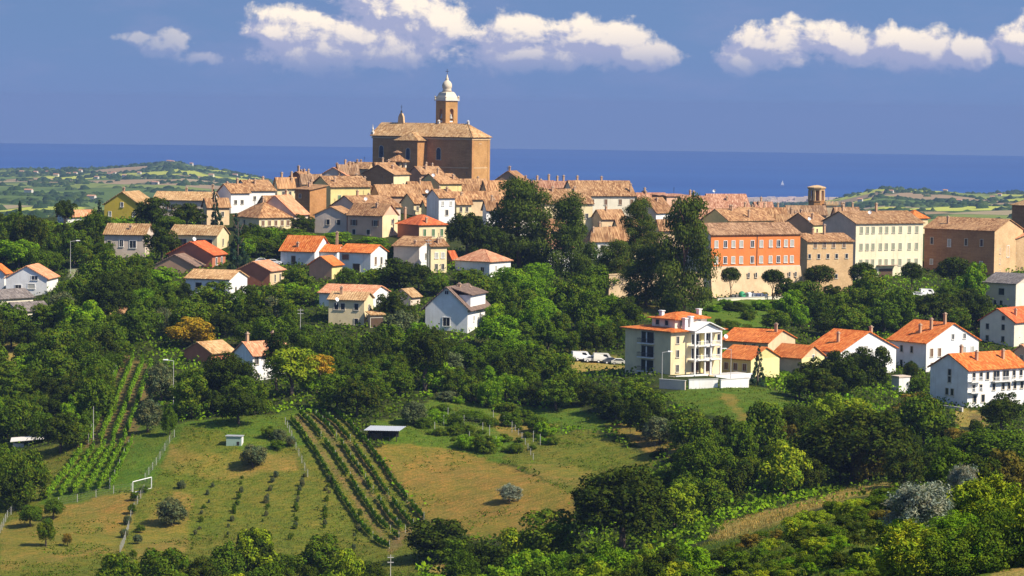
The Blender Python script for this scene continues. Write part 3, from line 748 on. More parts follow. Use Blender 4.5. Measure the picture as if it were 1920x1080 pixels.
def house(name, label, xl, xc, xr, ye, yb=None, h=None, D=None, phi=None, ratio=1.2, roof='ga', rise=10, wall='cream', tile='old', wins=(), chim=(), dish=(), ant=(), o=0.55, jit=0.05,
          LA=None, LB=None, cat='house', group=None, below=6.0, wallB=None, dD=0.0):
    if D is None:
        D = (ground_at(xc, yb, 480).y if yb is not None else solve_D(xc, ye, h)) + dD
    s = px_per_m(D)
    wa = max(xc - xl, 0.5) / s; wb = max(xr - xc, 0.5) / s
    if phi is None: phi = min(80, max(9, math.degrees(math.atan(wb / wa * ratio))))
    if roof == 'ga' and wb > wa * 0.8: roof = 'gb'          # the ridge runs along the longer sunlit front
    roof = roof.lower()
    ph = R(phi)
    LA = LA or wa / math.cos(ph); LB = LB or wb / math.sin(ph)
    top = at(xc, ye, D)
    bz = at(xc, yb, D).z if yb is not None else top.z - h
    he = top.z - bz
    bearing = math.atan2(top.x, D)
    root = empty(name, (top.x, D, bz), -ph - bearing)
    tag(root, label, cat, group)
    rz = rise / s
    rnd = random.Random(label)
    wallo = obj('wall', wall_mesh(roof, LA, LB, he, rz, below).mesh('wall', W[wall]), root)
    ro = obj('roof', roof_mesh(roof, LA, LB, he, rz, o, jit, rnd).mesh('roof', T[tile] if tile in T else W[tile]), root)
    if wallB:   # the end facing the sun takes its own, mostly lighter colour: sunlight painted in
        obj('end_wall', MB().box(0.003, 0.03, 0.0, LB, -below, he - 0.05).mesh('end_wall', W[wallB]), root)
    for wn in wins:
        face, sty, us, zs = wn[:4]
        ww, wh = wn[4:6] if len(wn) > 5 else (1.0, 1.5)
        arch = len(wn) > 6
        for u in us:
            for zf in zs:
                z = he * zf
                if face == 'A': add_window(root, sty, -LA * (1 - u), 0, z, 0, ww, wh, arch)
                else: add_window(root, sty, 0.03 if wallB else 0, LB * u, z, R(90), ww, wh, arch)
    if group == 'houses of the old town':     # every old roof carries its flue and often an aerial
        chim = list(chim) + [(rnd.uniform(0.2, 0.8), rnd.uniform(0.15, 0.85), rnd.uniform(0.7, 1.5)) for _ in range(rnd.choice((0, 1, 1, 2)))]
        if rnd.random() < 0.45: ant = list(ant) + [(rnd.uniform(0.3, 0.7), rnd.uniform(0.2, 0.8))]
    for (u, v, hh) in chim:
        x = -LA * (1 - u); y = LB * v
        add_chimney(ro, x, y, roof_z(roof, LA, LB, he, rz, x, y) + 0.2, hh)
    for (u, v) in dish:
        x = -LA * (1 - u); y = LB * v
        add_dish(root, x, y, roof_z(roof, LA, LB, he, rz, x, y) + 1.1)
    for (u, v) in ant:
        x = -LA * (1 - u); y = LB * v
        add_antenna(root, x, y, roof_z(roof, LA, LB, he, rz, x, y))
    DBG.append((name, round(D), round(LA, 1), round(LB, 1), round(he, 1), round(bz - gz(top.x, D), 1)))
    return root, dict(LA=LA, LB=LB, he=he, D=D, s=s, phi=ph, rise=rz, roof=ro, wall=wallo)
# ------------------------------------------------------------------ the church on the summit
def church():
    D = ground_at(885, 345, 700).y; s = px_per_m(D); ph = R(33)
    LA = 190 / s / math.cos(ph); LB = 33 / s / math.sin(ph)
    top = at(885, 257, D); bz = at(885, 345, D).z; he = top.z - bz; rise = 23 / s
    root = empty('church', (top.x, D, bz), -ph - math.atan2(top.x, D))
    tag(root, 'huge brown brick church with bell tower crowning the hilltop town', 'church')
    br = W['brick']; rnd = random.Random(3)
    obj('wall', wall_mesh('hip', LA, LB, he, rise, 8).mesh('wall', br), root)
    MB().box(0.003, 0.12, 0.0, LB, -8, he-1.16).build('end_wall', W['sunlitbrick'], root)  # sunward end skinned in brighter brick, sunlight put into its colour
    # hipped towards the sun, gabled at the far end
    mb = MB(); o = 0.8; e = he - 0.3; z = he + rise; m_ = LB / 2
    for f in [((-LA-o,-o,e),(o,-o,e),(-m_*0.95,m_,z),(-LA-0.3,m_,z)), ((o,-o,e),(o,LB+o,e),(-m_*0.95,m_,z),(-m_*0.95,m_,z)), ((o,LB+o,e),(-LA-o,LB+o,e),(-LA-0.3,m_,z),(-m_*0.95,m_,z))]:
        slab(mb, f, 26, 8, 0.25, 0.08, rnd)
    ro = obj('roof', mb.mesh('roof', T['gold']), root)
    MB().add([(-LA-0.25,0,he-0.05),(-LA-0.25,LB,he-0.05),(-LA-0.25,m_,z-0.05)], [[0,1,2]]).box(-LA-0.25, -LA+0.3, 0.1, LB-0.1, he-1.0, he-0.1).build('end_gable', br, root)
    ridge = MB()
    for i in range(40):
        x = -LA + i * (LA - m_) / 40; ridge.tube((x, m_, z + 0.2), (x + 0.62, m_, z + 0.22), 0.2, 0.17, 6)
    for i in range(14):
        a = i / 14; p = Vector((-m_*0.95, m_, z)).lerp(Vector((o, -o, e)), a); q = Vector((-m_*0.95, m_, z)).lerp(Vector((o, -o, e)), a + 0.07)
        ridge.tube(p + Vector((0,0,0.3)), q + Vector((0,0,0.3)), 0.22, 0.18, 6)
    ridge.build('ridge_tiles', T['gold'], ro)
    MB().box(-LA-0.35, 0.35, -0.35, LB+0.35, he-1.15, he-0.55).box(-LA-0.15, 0.15, -0.15, LB+0.15, he*0.33, he*0.33+0.35).build('cornice', plaster('church_cornice', (0.60, 0.42, 0.24)), root)
    MB().box(-1.3, 0.2, -0.2, 1.2, -8, he-1.16).build('corner_pier', W['brick'], root)
    MB().box(-0.2, 0.22, LB-1.4, LB+0.2, -8, he-1.16).build('corner_pier', W['sunlitbrick'], root)
    for u, zf, ww, wh in ((0.09, 0.52, 2.0, 3.6), (0.67, 0.50, 2.0, 3.6)):
        add_window(root, 'dark', -LA*(1-u), 0, he*zf, 0, ww, wh, True)
    add_window(root, 'dark', 0, LB*0.46, he*0.86, R(90), 1.1, 1.1)
    # side chapel that throws its shadow along the nave
    tx0, tx1, pj = -LA*0.67, -LA*0.455, 6.0; th = he - 1.7
    tr = empty('side_chapel', (0, 0, 0)); tr.parent = root
    obj('chapel_wall', MB().box(tx0, tx1, -pj, 0.02, -8, th).mesh('chapel_wall', br), tr)
    mb = MB(); e2 = th - 0.15; zr = th + 3.0; xm = (tx0 + tx1) / 2
    for f in [((tx0-.7,-pj-.7,e2),(tx1+.7,-pj-.7,e2),(xm,-pj+3,zr),(xm,-pj+3,zr)), ((tx1+.7,-pj-.7,e2),(tx1+.7,0.5,e2),(xm,0.5,zr),(xm,-pj+3,zr)), ((tx0-.7,0.5,e2),(tx0-.7,-pj-.7,e2),(xm,-pj+3,zr),(xm,0.5,zr))]:
        slab(mb, f, 10, 6, 0.22, 0.06, rnd)
    obj('chapel_roof', mb.mesh('chapel_roof', T['gold']), tr)
    add_window(tr, 'dark', xm + 0.6, -pj, he*0.5, 0, 1.8, 3.4, True)
    # pinnacles over the front
    pn = MB().box(-LA-0.6, -LA+0.5, -0.5, 0.6, he, he+1.2).lathe([(0.55, he+1.2), (0.35, he+1.8), (0.5, he+2.3), (0.15, he+3.2), (0.05, he+4.3)], 8, -LA, 0).build('pinnacle', plaster('statue_stone', (0.62, 0.58, 0.52)), root)
    xg = -LA*0.80
    mb = MB().add([(xg-1.5,m_-0.5,z-1),(xg+1.5,m_-0.5,z-1),(xg+1.1,m_-0.5,z+2.6),(xg+0.5,m_-0.5,z+3.9),(xg-0.5,m_-0.5,z+3.9),(xg-1.1,m_-0.5,z+2.6),
                   (xg-1.5,m_+0.5,z-1),(xg+1.5,m_+0.5,z-1),(xg+1.1,m_+0.5,z+2.6),(xg+0.5,m_+0.5,z+3.9),(xg-0.5,m_+0.5,z+3.9),(xg-1.1,m_+0.5,z+2.6)],
                  [[0,1,2,3,4,5],[11,10,9,8,7,6],[1,7,8,2],[2,8,9,3],[3,9,10,4],[4,10,11,5],[5,11,6,0]])
    bg_ = mb.build('bell_gable', W['palebrick'], root)
    MB().lathe([(0.5, z+3.9), (0.3, z+4.3), (0.4, z+4.7), (0.05, z+5.2)], 8, xg, m_).tube((xg, m_, z+5), (xg, m_, z+7.2), 0.08, n=5).tube((xg-0.5, m_, z+6.4), (xg+0.5, m_, z+6.4), 0.07, n=5).build('cross', IRON, bg_)
    for xx in (-LA*0.42, -m_*0.95):
        MB().box(xx-0.4, xx+0.4, m_-0.4, m_+0.4, z-0.5, z+0.9).lathe([(0.45, z+0.9), (0.6, z+1.2), (0.1, z+1.7)], 8, xx, m_).build('finial', plaster('statue_stone', (0.62, 0.58, 0.52)), ro)
    # bell tower, set at an angle behind the ridge
    Dt = D + 16; st = px_per_m(Dt); pt = R(50); c = at(835.5, 232, Dt)
    tw = 6.0
    zt = lambda py: at(835.5, py, Dt).z - bz
    rel = root.matrix_basis.inverted() if False else None
    cx, cy = c.x - top.x, c.y - D
    ang = ph + math.atan2(top.x, D)
    lx = cx * math.cos(ang) - cy * math.sin(ang); ly = cx * math.sin(ang) + cy * math.cos(ang)
    t_ = empty('bell_tower', (lx, ly, 0), -(pt - ph)); t_.parent = root
    zb, zc, za = zt(229), zt(199), zt(189)
    obj('shaft', MB().box(-tw, 0, 0, tw, 0, zb).mesh('shaft', W['sunlitbrick']), t_)
    mb = MB(); p = 2.05
    for x0 in (-tw, -p):
        for y0 in (0, tw - p): mb.box(x0, x0+p, y0, y0+p, zb+0.003, zc)
    mb.box(-tw+1.1, -1.1, 1.1, tw-1.1, zb+0.003, zc)
    obj('belfry', mb.mesh('belfry', W['sunlitbrick']), t_)
    for k in range(4):   # arches over the bell openings
        a = MB(); r = tw/2 - p; n = 8; h0 = zc - r - 0.9
        pts = [(r*math.cos(math.pi*i/n), h0 + r*math.sin(math.pi*i/n)) for i in range(n+1)]
        for i in range(n):
            (xa, zz0), (xb, zz1) = pts[i], pts[i+1]
            V = [(xa, 0, zz0), (xb, 0, zz1), (xb, 0, zc), (xa, 0, zc)]
            a.add(V + [(v[0], 1.09, v[2]) for v in V], [[0,1,2,3], [0,4,5,1], [7,6,5,4]])
        ob = obj('arch', a.mesh('arch', W['sunlitbrick']), t_)
        ob.matrix_local = Matrix.Translation((-tw/2, tw/2, 0)) @ Matrix.Rotation(R(90*k), 4, 'Z') @ Matrix.Translation((0, -tw/2 + 0.02, 0))
    for (bx, by) in ((-tw/2, 0.62), (-0.62, tw/2)):
        MB().lathe([(0.75, zb+1.4), (0.7, zb+1.6), (0.45, zb+2.3), (0.38, zb+2.9), (0.1, zb+3.2)], 10, bx, by).build('bell', plain('bell_bronze', (0.45, 0.42, 0.36), 0.5), t_)
        MB().box(bx-(0.9 if by < 1 else 0.3), bx+(0.9 if by < 1 else 0.3), by-(0.3 if by < 1 else 0.9), by+(0.3 if by < 1 else 0.9), zb+0.01, zb+0.5).build('bell_sill', WTRIM, t_)
    MB().box(-tw, 0, 0, tw, zc+0.003, za).build('frieze', W['sunlitbrick'], t_)
    MB().box(-tw-0.5, 0.5, -0.5, tw+0.5, za+0.003, za+0.5).build('tower_cornice', plaster('statue_stone', (0.62, 0.58, 0.52)), t_)
    lead = plaster('dome_lead', (0.70, 0.59, 0.44), 0.12, 0.3)
    h = lambda py: zt(py)
    q = math.sqrt(2)
    mb = MB().lathe([(3.2*q, za+0.5), (3.0*q, h(183)), (2.5*q, h(178)), (2.2*q, h(174)), (1.7*q, h(172))], 4, -tw/2, tw/2)
    cup = obj('cupola', mb.mesh('cupola', lead), t_)
    MB().lathe([(1.9, h(172)), (1.7, h(168)), (1.65, h(166)), (1.9, h(164)), (1.95, h(160)), (1.75, h(156)), (1.3, h(153)), (0.75, h(151)), (0.55, h(149)), (0.7, h(147.5)), (0.45, h(146)), (0.28, h(142)), (0.05, h(139))], 14, -tw/2, tw/2).build('dome', lead, t_, True)
    MB().tube((-tw/2, tw/2, h(140)), (-tw/2, tw/2, h(129)), 0.10, n=5).tube((-tw/2-0.55, tw/2-0.4, h(133.5)), (-tw/2+0.55, tw/2+0.4, h(133.5)), 0.09, n=5).build('cross', IRON, t_)
    # finials at the tower corners
    for fx in (-tw-0.2, 0.2):
        for fy in (-0.2, tw+0.2): MB().lathe([(0.4, za+0.5), (0.25, za+1.1), (0.45, za+1.5), (0.05, za+2.1)], 6, fx, fy).build('finial', lead, t_)
church()

# little lantern with a hat roof below the church
def lantern():
    D = ground_at(742, 335, 700).y - 6; s = px_per_m(D)
    p = at(745, 322, D); r = root = empty('roof_lantern', (p.x, D, p.z))
    tag(root, 'small eight-sided brick lantern with pyramid tile roof below the church', 'lantern')
    z = lambda py: at(745, py, D).z - p.z
    MB().lathe([(3.6, -5), (3.6, z(314))], 8).build('drum', W['brick'], root)
    for k in range(8):
        a = 2*math.pi*(k+0.5)/8
        MB().box(-0.45, 0.45, -0.45, 0.45, z(314)+0.003, z(304)).build('pillar', W['pale'] if k % 2 else W['palebrick'], root, loc=(3.1*math.cos(a), 3.1*math.sin(a), 0), rot=(0, 0, a))
    MB().lathe([(2.0, z(314)+0.004), (2.0, z(304))], 8).build('core', W['darkbrick'], root)
    ro = MB().lathe([(4.9, z(303.5)), (4.9, z(302)), (2.6, z(297)), (1.1, z(291)), (0.5, z(288))], 8).build('roof', T['old'], root)
    MB().lathe([(0.5, z(289)), (0.5, z(287)), (1.9, z(286.5)), (1.9, z(285.5)), (1.0, z(283.5)), (0.1, z(282))], 8).build('cap', T['old2'], ro)
lantern()

# ------------------------------------------------------------------ the old town
n_ = (0.3, 0.7)
def HS(*a, **k): return house(*a, **k)
OT = 'houses of the old town'
HS('townhouse', 'white house with shaded gable at the left town edge, beside the slim dark fir', 408, 433, 468, 361, h=6.5, roof='ga', rise=15, wall='white', wins=[('B','dark',(0.25,0.6),(0.45,),0.9,1.2)], chim=[(0.3,0.3,1.2)], group=OT)
HS('townhouse', 'white house with broad tan roof behind the white gabled house at the town edge', 437, 468, 516, 357, h=6.0, roof='ga', rise=18, wall='white', wins=[('B','dark',(0.2,0.55,0.85),(0.5,),0.8,1.1)], chim=[(0.2,0.5,1.6),(0.7,0.4,1.2)], dD=12, group=OT)
HS('townhouse', 'long cream house with five windows in its sunlit side under a hipped tan roof', 440, 486, 546, 407, yb=437, roof='hip', rise=25, wall='cream', wins=[('B','brown',(0.12,0.32,0.52,0.72,0.9),(0.45,),0.9,1.5),('A','dark',(0.4,),(0.45,),0.9,1.4)], chim=[(0.5,0.5,1.2)], group=OT)
HS('townhouse', 'grey gabled house with long roof turning from tan to orange beside the brick block', 478, 552, 578, 402, h=4.5, roof='gb', rise=34, wall='grey', tile='salmon', wins=[('A','dark',(0.45,),(0.3,),0.8,1.1)], phi=25, group=OT)
HS('townhouse', 'tall plain brick house with one sunlit windowless wall left of the shuttered yellow house', 553, 581, 612, 356, h=9.0, roof='sa', rise=7, wall='brick', wins=[('A','dark',(0.35,),(0.72,),0.9,1.1)], chim=[(0.2,0.8,1.4)], group=OT)
HS('townhouse', 'low cream house behind the tall plain brick house', 514, 520, 557, 347, h=5.5, roof='ga', rise=14, wall='cream', wins=[('B','dark',(0.3,0.65),(0.4,),0.8,1.2)], chim=[(0.5,0.3,1.2),(0.5,0.8,1.4)], dD=6, phi=60, group=OT)
HS('townhouse', 'small red gabled house on the skyline left of the green treetop', 537, 574, 594, 337, h=5.0, roof='gb', rise=14, wall='red', wins=(), chim=[(0.5,0.2,1.6),(0.3,0.8,1.2)], dD=10, group=OT)
HS('townhouse', 'yellow house with two green shuttered windows in the middle of the old roofs', 600, 620, 664, 350, h=8.0, roof='ga', rise=18, wall='yellow', wins=[('B','green',(0.22,0.68),(0.45,),0.9,1.7)], LB=14, LA=13, phi=62, group=OT, chim=[(0.8,0.2,1.3)])
HS('townhouse', 'lilac grey gabled house with orange roof slope under the green treetop', 598, 652, 668, 331, h=5.0, roof='gb', rise=16, wall='grey', tile='salmon', dD=10, group=OT)
HS('townhouse', 'tiny white house with three windows right of the green shuttered house', 664, 668, 694, 355, h=4.0, roof='ga', rise=15, wall='white', wins=[('B','dark',(0.2,0.5,0.8),(0.4,),0.7,1.0)], phi=66, chim=[(0.5,0.1,2.0),(0.4,0.7,1.5)], group=OT)
HS('townhouse', 'low house with wide tan roof on the skyline left of the lantern', 648, 690, 702, 316, h=4.0, roof='ga', rise=11, wall='palebrick', chim=[(0.4,0.4,1.2)], dD=10, group=OT)
HS('townhouse', 'house with dark shaded gable just below the church lantern', 680, 738, 768, 327, h=6.0, roof='gb', rise=17, wall='darkbrick', wallB='cream', wins=[('B','dark',(0.6,),(0.3,),0.8,1.1)], phi=33, group=OT, chim=[(0.75,0.4,1.0)])  # dark gable, cream sunny side: shade and sun painted into the walls
HS('townhouse', 'house with long low tan roof at the foot of the church wall', 766, 790, 832, 326, h=5.0, roof='ga', rise=13, wall='brown', phi=55, group=OT, chim=[(0.5,0.5,1.0)])
HS('townhouse', 'pale yellow house with two windows directly beneath the church corner', 785, 824, 866, 344, h=6.5, roof='ga', rise=17, wall='yellow', wins=[('B','green',(0.35,0.72),(0.3,),0.9,1.4)], group=OT, dish=[(0.75,-0.05)], chim=[(0.8,0.8,1.2)])
HS('townhouse', 'house with broad brown roof and shaded gable in the middle of the old town', 694, 712, 782, 366, h=4.0, roof='ga', rise=19, wall='brown', phi=62, group=OT, ant=[(0.5,0.2)])
HS('townhouse', 'house with small brown roof between the yellow house and the broad roof', 758, 770, 812, 359, h=4.0, roof='ga', rise=18, wall='brown', phi=60, group=OT)
HS('townhouse', 'tall narrow white house with dark balcony and bare sunlit wall below the church', 800, 823, 853, 370, yb=418, roof='gb', rise=14, wall='white', wins=[('B','dark',(0.5,),(0.30,),0.9,1.6),('B','white',(0.25,0.75),(0.68,),0.7,1.2)], group=OT, dish=[(0.1,-0.05)])
HS('townhouse', 'cream house with two dark windows left of the narrow white house', 752, 776, 799, 380, yb=405, roof='gb', rise=16, wall='cream', wins=[('B','dark',(0.3,0.72),(0.4,),0.8,1.3)], group=OT)
HS('townhouse', 'little yellow house squeezed against the narrow white house', 790, 798, 823, 386, yb=408, roof='ga', rise=10, wall='lemon', wins=[('B','brown',(0.35,0.75),(0.4,),0.8,1.2)], phi=60, group=OT)
HS('townhouse', 'house with jumbled tan roof and shaded gable above the pink brown palazzo', 620, 672, 752, 389, h=5.0, roof='ga', rise=20, wall='grey', phi=52, group=OT, chim=[(0.5,0.3,1.2),(0.3,0.7,1.4)], dish=[(0.8,0.3)], jit=0.12)
HS('townhouse', 'wide mauve grey house with two dark windows in its shaded gable', 590, 650, 668, 404, yb=440, roof='gb', rise=15, wall='grey', wins=[('A','bare',(0.42,0.75),(0.5,),1.0,1.5)], phi=18, dD=4, group=OT)
HS('palazzo', 'pink brown palazzo with dark shuttered windows and sunlit cream end above the hedge', 652, 717, 746, 404, yb=446, roof='ga', rise=20, wall='pink', wallB='cream', wins=[('A','bsh',(0.18,0.80),(0.52,),1.0,1.6),('A','bare',(0.18,0.60),(0.12,),1.0,1.4),('B','dark',(0.62,),(0.25,0.6),0.8,1.2)], group=OT, chim=[(0.7,0.3,1.1)])
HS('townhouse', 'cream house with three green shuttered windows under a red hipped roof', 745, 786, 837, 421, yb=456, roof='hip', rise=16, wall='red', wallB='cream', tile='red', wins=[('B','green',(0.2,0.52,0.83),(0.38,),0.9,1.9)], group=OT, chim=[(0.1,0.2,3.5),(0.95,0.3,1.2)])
HS('townhouse', 'house with tan lean-to roof and white sunlit wall below the red hipped roof', 738, 786, 806, 462, yb=503, roof='sa', rise=14, wall='grey', wallB='white', wins=[('A','bare',(0.1,),(0.1,),1.2,2.2),('B','dark',(0.6,),(0.4,),0.8,1.4)], phi=22, group=OT)
HS('townhouse', 'narrow cream and white house with balcony awnings right of the lean-to roof', 800, 808, 838, 461, yb=512, roof='sb', rise=9, wall='cream', wins=[('B','dark',(0.35,0.75),(0.12,),0.8,1.5),('B','white',(0.35,0.75),(0.55,),0.9,1.4)], phi=60, group=OT)
HS('townhouse', 'cream house with tan roof right of the narrow white house', 848, 856, 884, 380, yb=406, roof='ga', rise=12, wall='cream', wins=[('B','dark',(0.3,0.7),(0.35,),0.8,1.4)], phi=62, group=OT)
HS('townhouse', 'white house with one window above the round dark trees', 872, 877, 909, 383, yb=402, roof='ga', rise=14, wall='white', wins=[('B','dark',(0.6,),(0.35,),0.8,1.5)], phi=64, group=OT)
HS('townhouse', 'small white house under a low roof right of the church foot', 862, 868, 900, 355, h=4.0, roof='ga', rise=9, wall='white', wins=[('B','dark',(0.35,0.7),(0.3,),0.8,1.0)], phi=62, group=OT)
HS('townhouse', 'brick house with tan roof at the right foot of the church', 902, 912, 958, 355, h=6.0, roof='ga', rise=16, wall='palebrick', wins=(), phi=60, group=OT)
HS('townhouse', 'house with low brown roof below the brick house at the church foot', 896, 905, 962, 372, h=5.0, roof='ga', rise=13, wall='sand', phi=62, group=OT)
HS('townhouse', 'brown gabled house on the skyline right of the church', 920, 984, 999, 345, h=6.0, roof='gb', rise=23, wall='brown', phi=16, wins=[('A','dark',(0.35,),(0.35,),0.9,1.1)], chim=[(0.5,0.2,1.2),(0.9,0.5,1.4)], group=OT)
HS('townhouse', 'low red roofed house between the brown gable and the long cream house', 996, 1004, 1040, 354, h=4.5, roof='ga', rise=15, wall='sand', tile='pink', phi=62, chim=[(0.5,0.2,1.2),(0.5,0.8,1.6)], group=OT)
HS('townhouse', 'small skyline house with two chimneys left of the long cream house', 1034, 1040, 1066, 349, h=4.0, roof='ga', rise=9, wall='red', tile='pink', phi=62, chim=[(0.5,0.3,1.4),(0.5,0.75,1.6)], dD=8, group=OT)
HS('palazzo', 'long cream house with a row of dark shutters under a big tan roof', 1060, 1077, 1191, 366, h=8.0, roof='ga', rise=26, wall='pale', wins=[('B','brown',(0.10,0.30,0.52,0.76,0.95),(0.62,),1.0,1.7)], phi=70, LA=12, chim=[(0.5,0.15,1.2),(0.5,0.55,1.0),(0.9,0.95,2.4)], group=OT)
HS('townhouse', 'cream house with wide tan roof behind the tall pines', 1000, 1020, 1112, 381, h=8.0, roof='ga', rise=25, wall='cream', wins=[('B','dark',(0.3,0.6,0.88),(0.4,),0.9,1.5)], phi=68, LA=13, chim=[(0.6,0.3,1.2)], group=OT)
HS('townhouse', 'sand coloured house with small tan roof under the long cream house', 1110, 1128, 1172, 409, h=6.0, roof='ga', rise=15, wall='sand', wins=[('B','dark',(0.35,0.7),(0.4,),0.8,1.2)], phi=52, chim=[(0.6,0.35,1.2)], group=OT)
HS('townhouse', 'white house with two windows between the tall pines', 1098, 1108, 1150, 447, yb=487, roof='hip', rise=20, wall='white', wins=[('B','bare',(0.5,),(0.45,),1.0,1.4),('B','green',(0.2,0.75),(0.12,),0.9,1.8)], phi=58, chim=[(0.5,0.5,1.2)], group=OT)
HS('townhouse', 'tan roofed house partly behind the middle pine', 1128, 1138, 1178, 446, h=6.0, roof='ga', rise=20, wall='cream', phi=60, dD=8, group=OT)
HS('townhouse', 'lilac grey gabled house with white side above the middle pine', 1186, 1230, 1262, 398, h=6.5, roof='gb', rise=26, wall='grey', wallB='white', wins=[('B','dark',(0.5,),(0.6,),1.6,0.9)], phi=36, group=OT)
HS('townhouse', 'house with reddish roof left of the ruined block', 1188, 1198, 1250, 376, h=4.0, roof='ga', rise=14, wall='sand', tile='pink', phi=62, group=OT, chim=[(0.5,0.3,1.3)])
HS('townhouse', 'ruined looking pink brick block standing up on the skyline', 1222, 1250, 1298, 368, h=7.0, roof='sb', rise=2, wall='darkbrick', wallB='pink', tile='pink', wins=[('B','dark',(0.3,0.62),(0.35,),1.0,1.2)], phi=56, chim=[(0.95,0.95,1.6)], dD=8, group=OT, jit=0.2)
HS('townhouse', 'red roofed house to the right of the ruined block', 1270, 1282, 1330, 386, h=5.0, roof='ga', rise=18, wall='sand', tile='pink', phi=60, group=OT, chim=[(0.5,0.5,1.3)])
HS('townhouse', 'house with long pink roof and dormer openings on the skyline', 1328, 1334, 1406, 389, h=5.0, roof='ga', rise=24, wall='pale', tile='pink', phi=72, LA=11, wins=[('B','dark',(0.2,0.8),(0.55,),1.4,0.8)], group=OT, dish=[(0.5,0.2)])
HS('townhouse', 'house with red brown roof half hidden behind the tallest pine', 1290, 1298, 1345, 408, h=5.0, roof='ga', rise=16, wall='sand', tile='pink', phi=62, group=OT)
HS('palazzo', 'wide house with tan roof directly behind the orange palazzo', 1316, 1366, 1452, 414, h=6.0, roof='ga', rise=20, wall='yellow', phi=52, group=OT, chim=[(0.6,0.3,1.5),(0.9,0.5,2.2)])
HS('townhouse', 'low tan roofed house at the left of the round brick tower', 1404, 1412, 1475, 402, h=5.0, roof='ga', rise=12, wall='sand', phi=66, group=OT, chim=[(0.5,0.4,1.3),(0.5,0.8,1.3)])
HS('townhouse', 'small house among the low roofs left of the round tower', 1440, 1448, 1505, 418, h=5.0, roof='ga', rise=16, wall='pale', phi=64, group=OT, chim=[(0.5,0.7,1.4)])
HS('townhouse', 'pale yellow house with shaded gable behind the sand coloured convent wing', 1470, 1524, 1556, 421, h=7.5, roof='gb', rise=20, wall='brown', wallB='lemon', wins=[('B','brown',(0.25,0.75),(0.65,),0.9,1.2)], phi=34, group=OT, chim=[(0.8,0.3,1.6)], dish=[(0.9,-0.05)])  # brown gable carries the shade of a yellow house in its colour
HS('townhouse', 'house with weathered roof at the foot of the round brick tower', 1470, 1478, 1550, 400, h=5.0, roof='ga', rise=14, wall='brown', tile='old2', phi=66, group=OT)
HS('townhouse', 'rosy roofed low house right of the long cream house', 1150, 1156, 1196, 388, h=4.0, roof='ga', rise=9, wall='sand', tile='pink', phi=62, dD=5, group=OT)
HS('townhouse', 'house with tan roof above the white house between the pines', 1150, 1158, 1200, 424, h=5.0, roof='ga', rise=12, wall='cream', phi=62, group=OT)
HS('townhouse', 'tan roofed house between tallest pine and grey gabled house', 1228, 1236, 1300, 428, h=6.0, roof='ga', rise=16, wall='sand', phi=64, group=OT)
HS('townhouse', 'house with brown roof squeezed between church foot and brick house', 858, 864, 912, 344, h=4.0, roof='ga', rise=8, wall='sand', phi=62, dD=10, group=OT)
HS('townhouse', 'brick house with tan roof below the yellow house under the church', 838, 850, 906, 372, h=5.0, roof='ga', rise=12, wall='sand', phi=60, group=OT)
HS('townhouse', 'low tan roofed house above the long cream hipped house', 486, 500, 552, 380, h=5.0, roof='ga', rise=12, wall='sand', phi=58, group=OT)

# orange palazzo on its battered stone base
r_, q_ = HS('palazzo', 'long bright orange palazzo with white framed windows on a pale stone base', 1320, 1333, 1503, 440, yb=558, roof='ga', rise=19, wall='pale', wallB=None, phi=58, LA=13, tile='old2', cat='palazzo', wins=())
def orange(r, q):
    LB, he, s = q['LB'], q['he'], q['s']
    zb = he - (500 - 440) / s
    obj('facade', MB().box(0.004, 0.12, 0.0, LB, zb, he - 0.25).mesh('facade', W['orange']), r)
    MB().box(0.0, 0.3, -0.05, LB + 0.05, he - 0.246, he - 0.05).box(0.0, 0.22, 0, LB, zb - 0.25, zb - 0.003).build('cornice', TRIM, r)
    mb = MB(); 
    mb.add([(0.003, -0.5, -6), (2.6, -0.5, -6), (0.35, -0.1, zb-0.26), (0.003, -0.1, zb-0.26), (0.003, LB+0.4, -6), (2.6, LB+0.4, -6), (0.35, LB+0.1, zb-0.26), (0.003, LB+0.1, zb-0.26)], [[0,1,2,3],[7,6,5,4],[1,5,6,2],[3,2,6,7]])
    obj('battered_base', mb.mesh('battered_base', W['sand']), r)
    xs = [1343, 1360, 1375, 1390, 1411, 1428, 1446, 1461, 1475, 1487]
    for i, x in enumerate(xs):
        u = (x - 1333) / 170.0
        for zc in (458, 488):
            z = he - (zc - 440) / s - 0.9
            add_window(r, 'wdark' if (i + zc) % 3 == 0 else 'white', 0.12, LB * u, z, R(90), 0.95, 1.75)
    MB().tube((0.2, LB*(1420-1333)/170, zb), (0.2, LB*(1420-1333)/170, he-0.3), 0.09, n=6).build('downpipe', IRON, r)
    for x in (1402, 1416, 1432, 1480, 1492):
        u = (x - 1333) / 170.0; z = he - (517 - 440) / s
        add_window(r, 'bare', 0.95, LB * u, z - 0.6, R(90), 0.45, 1.2)
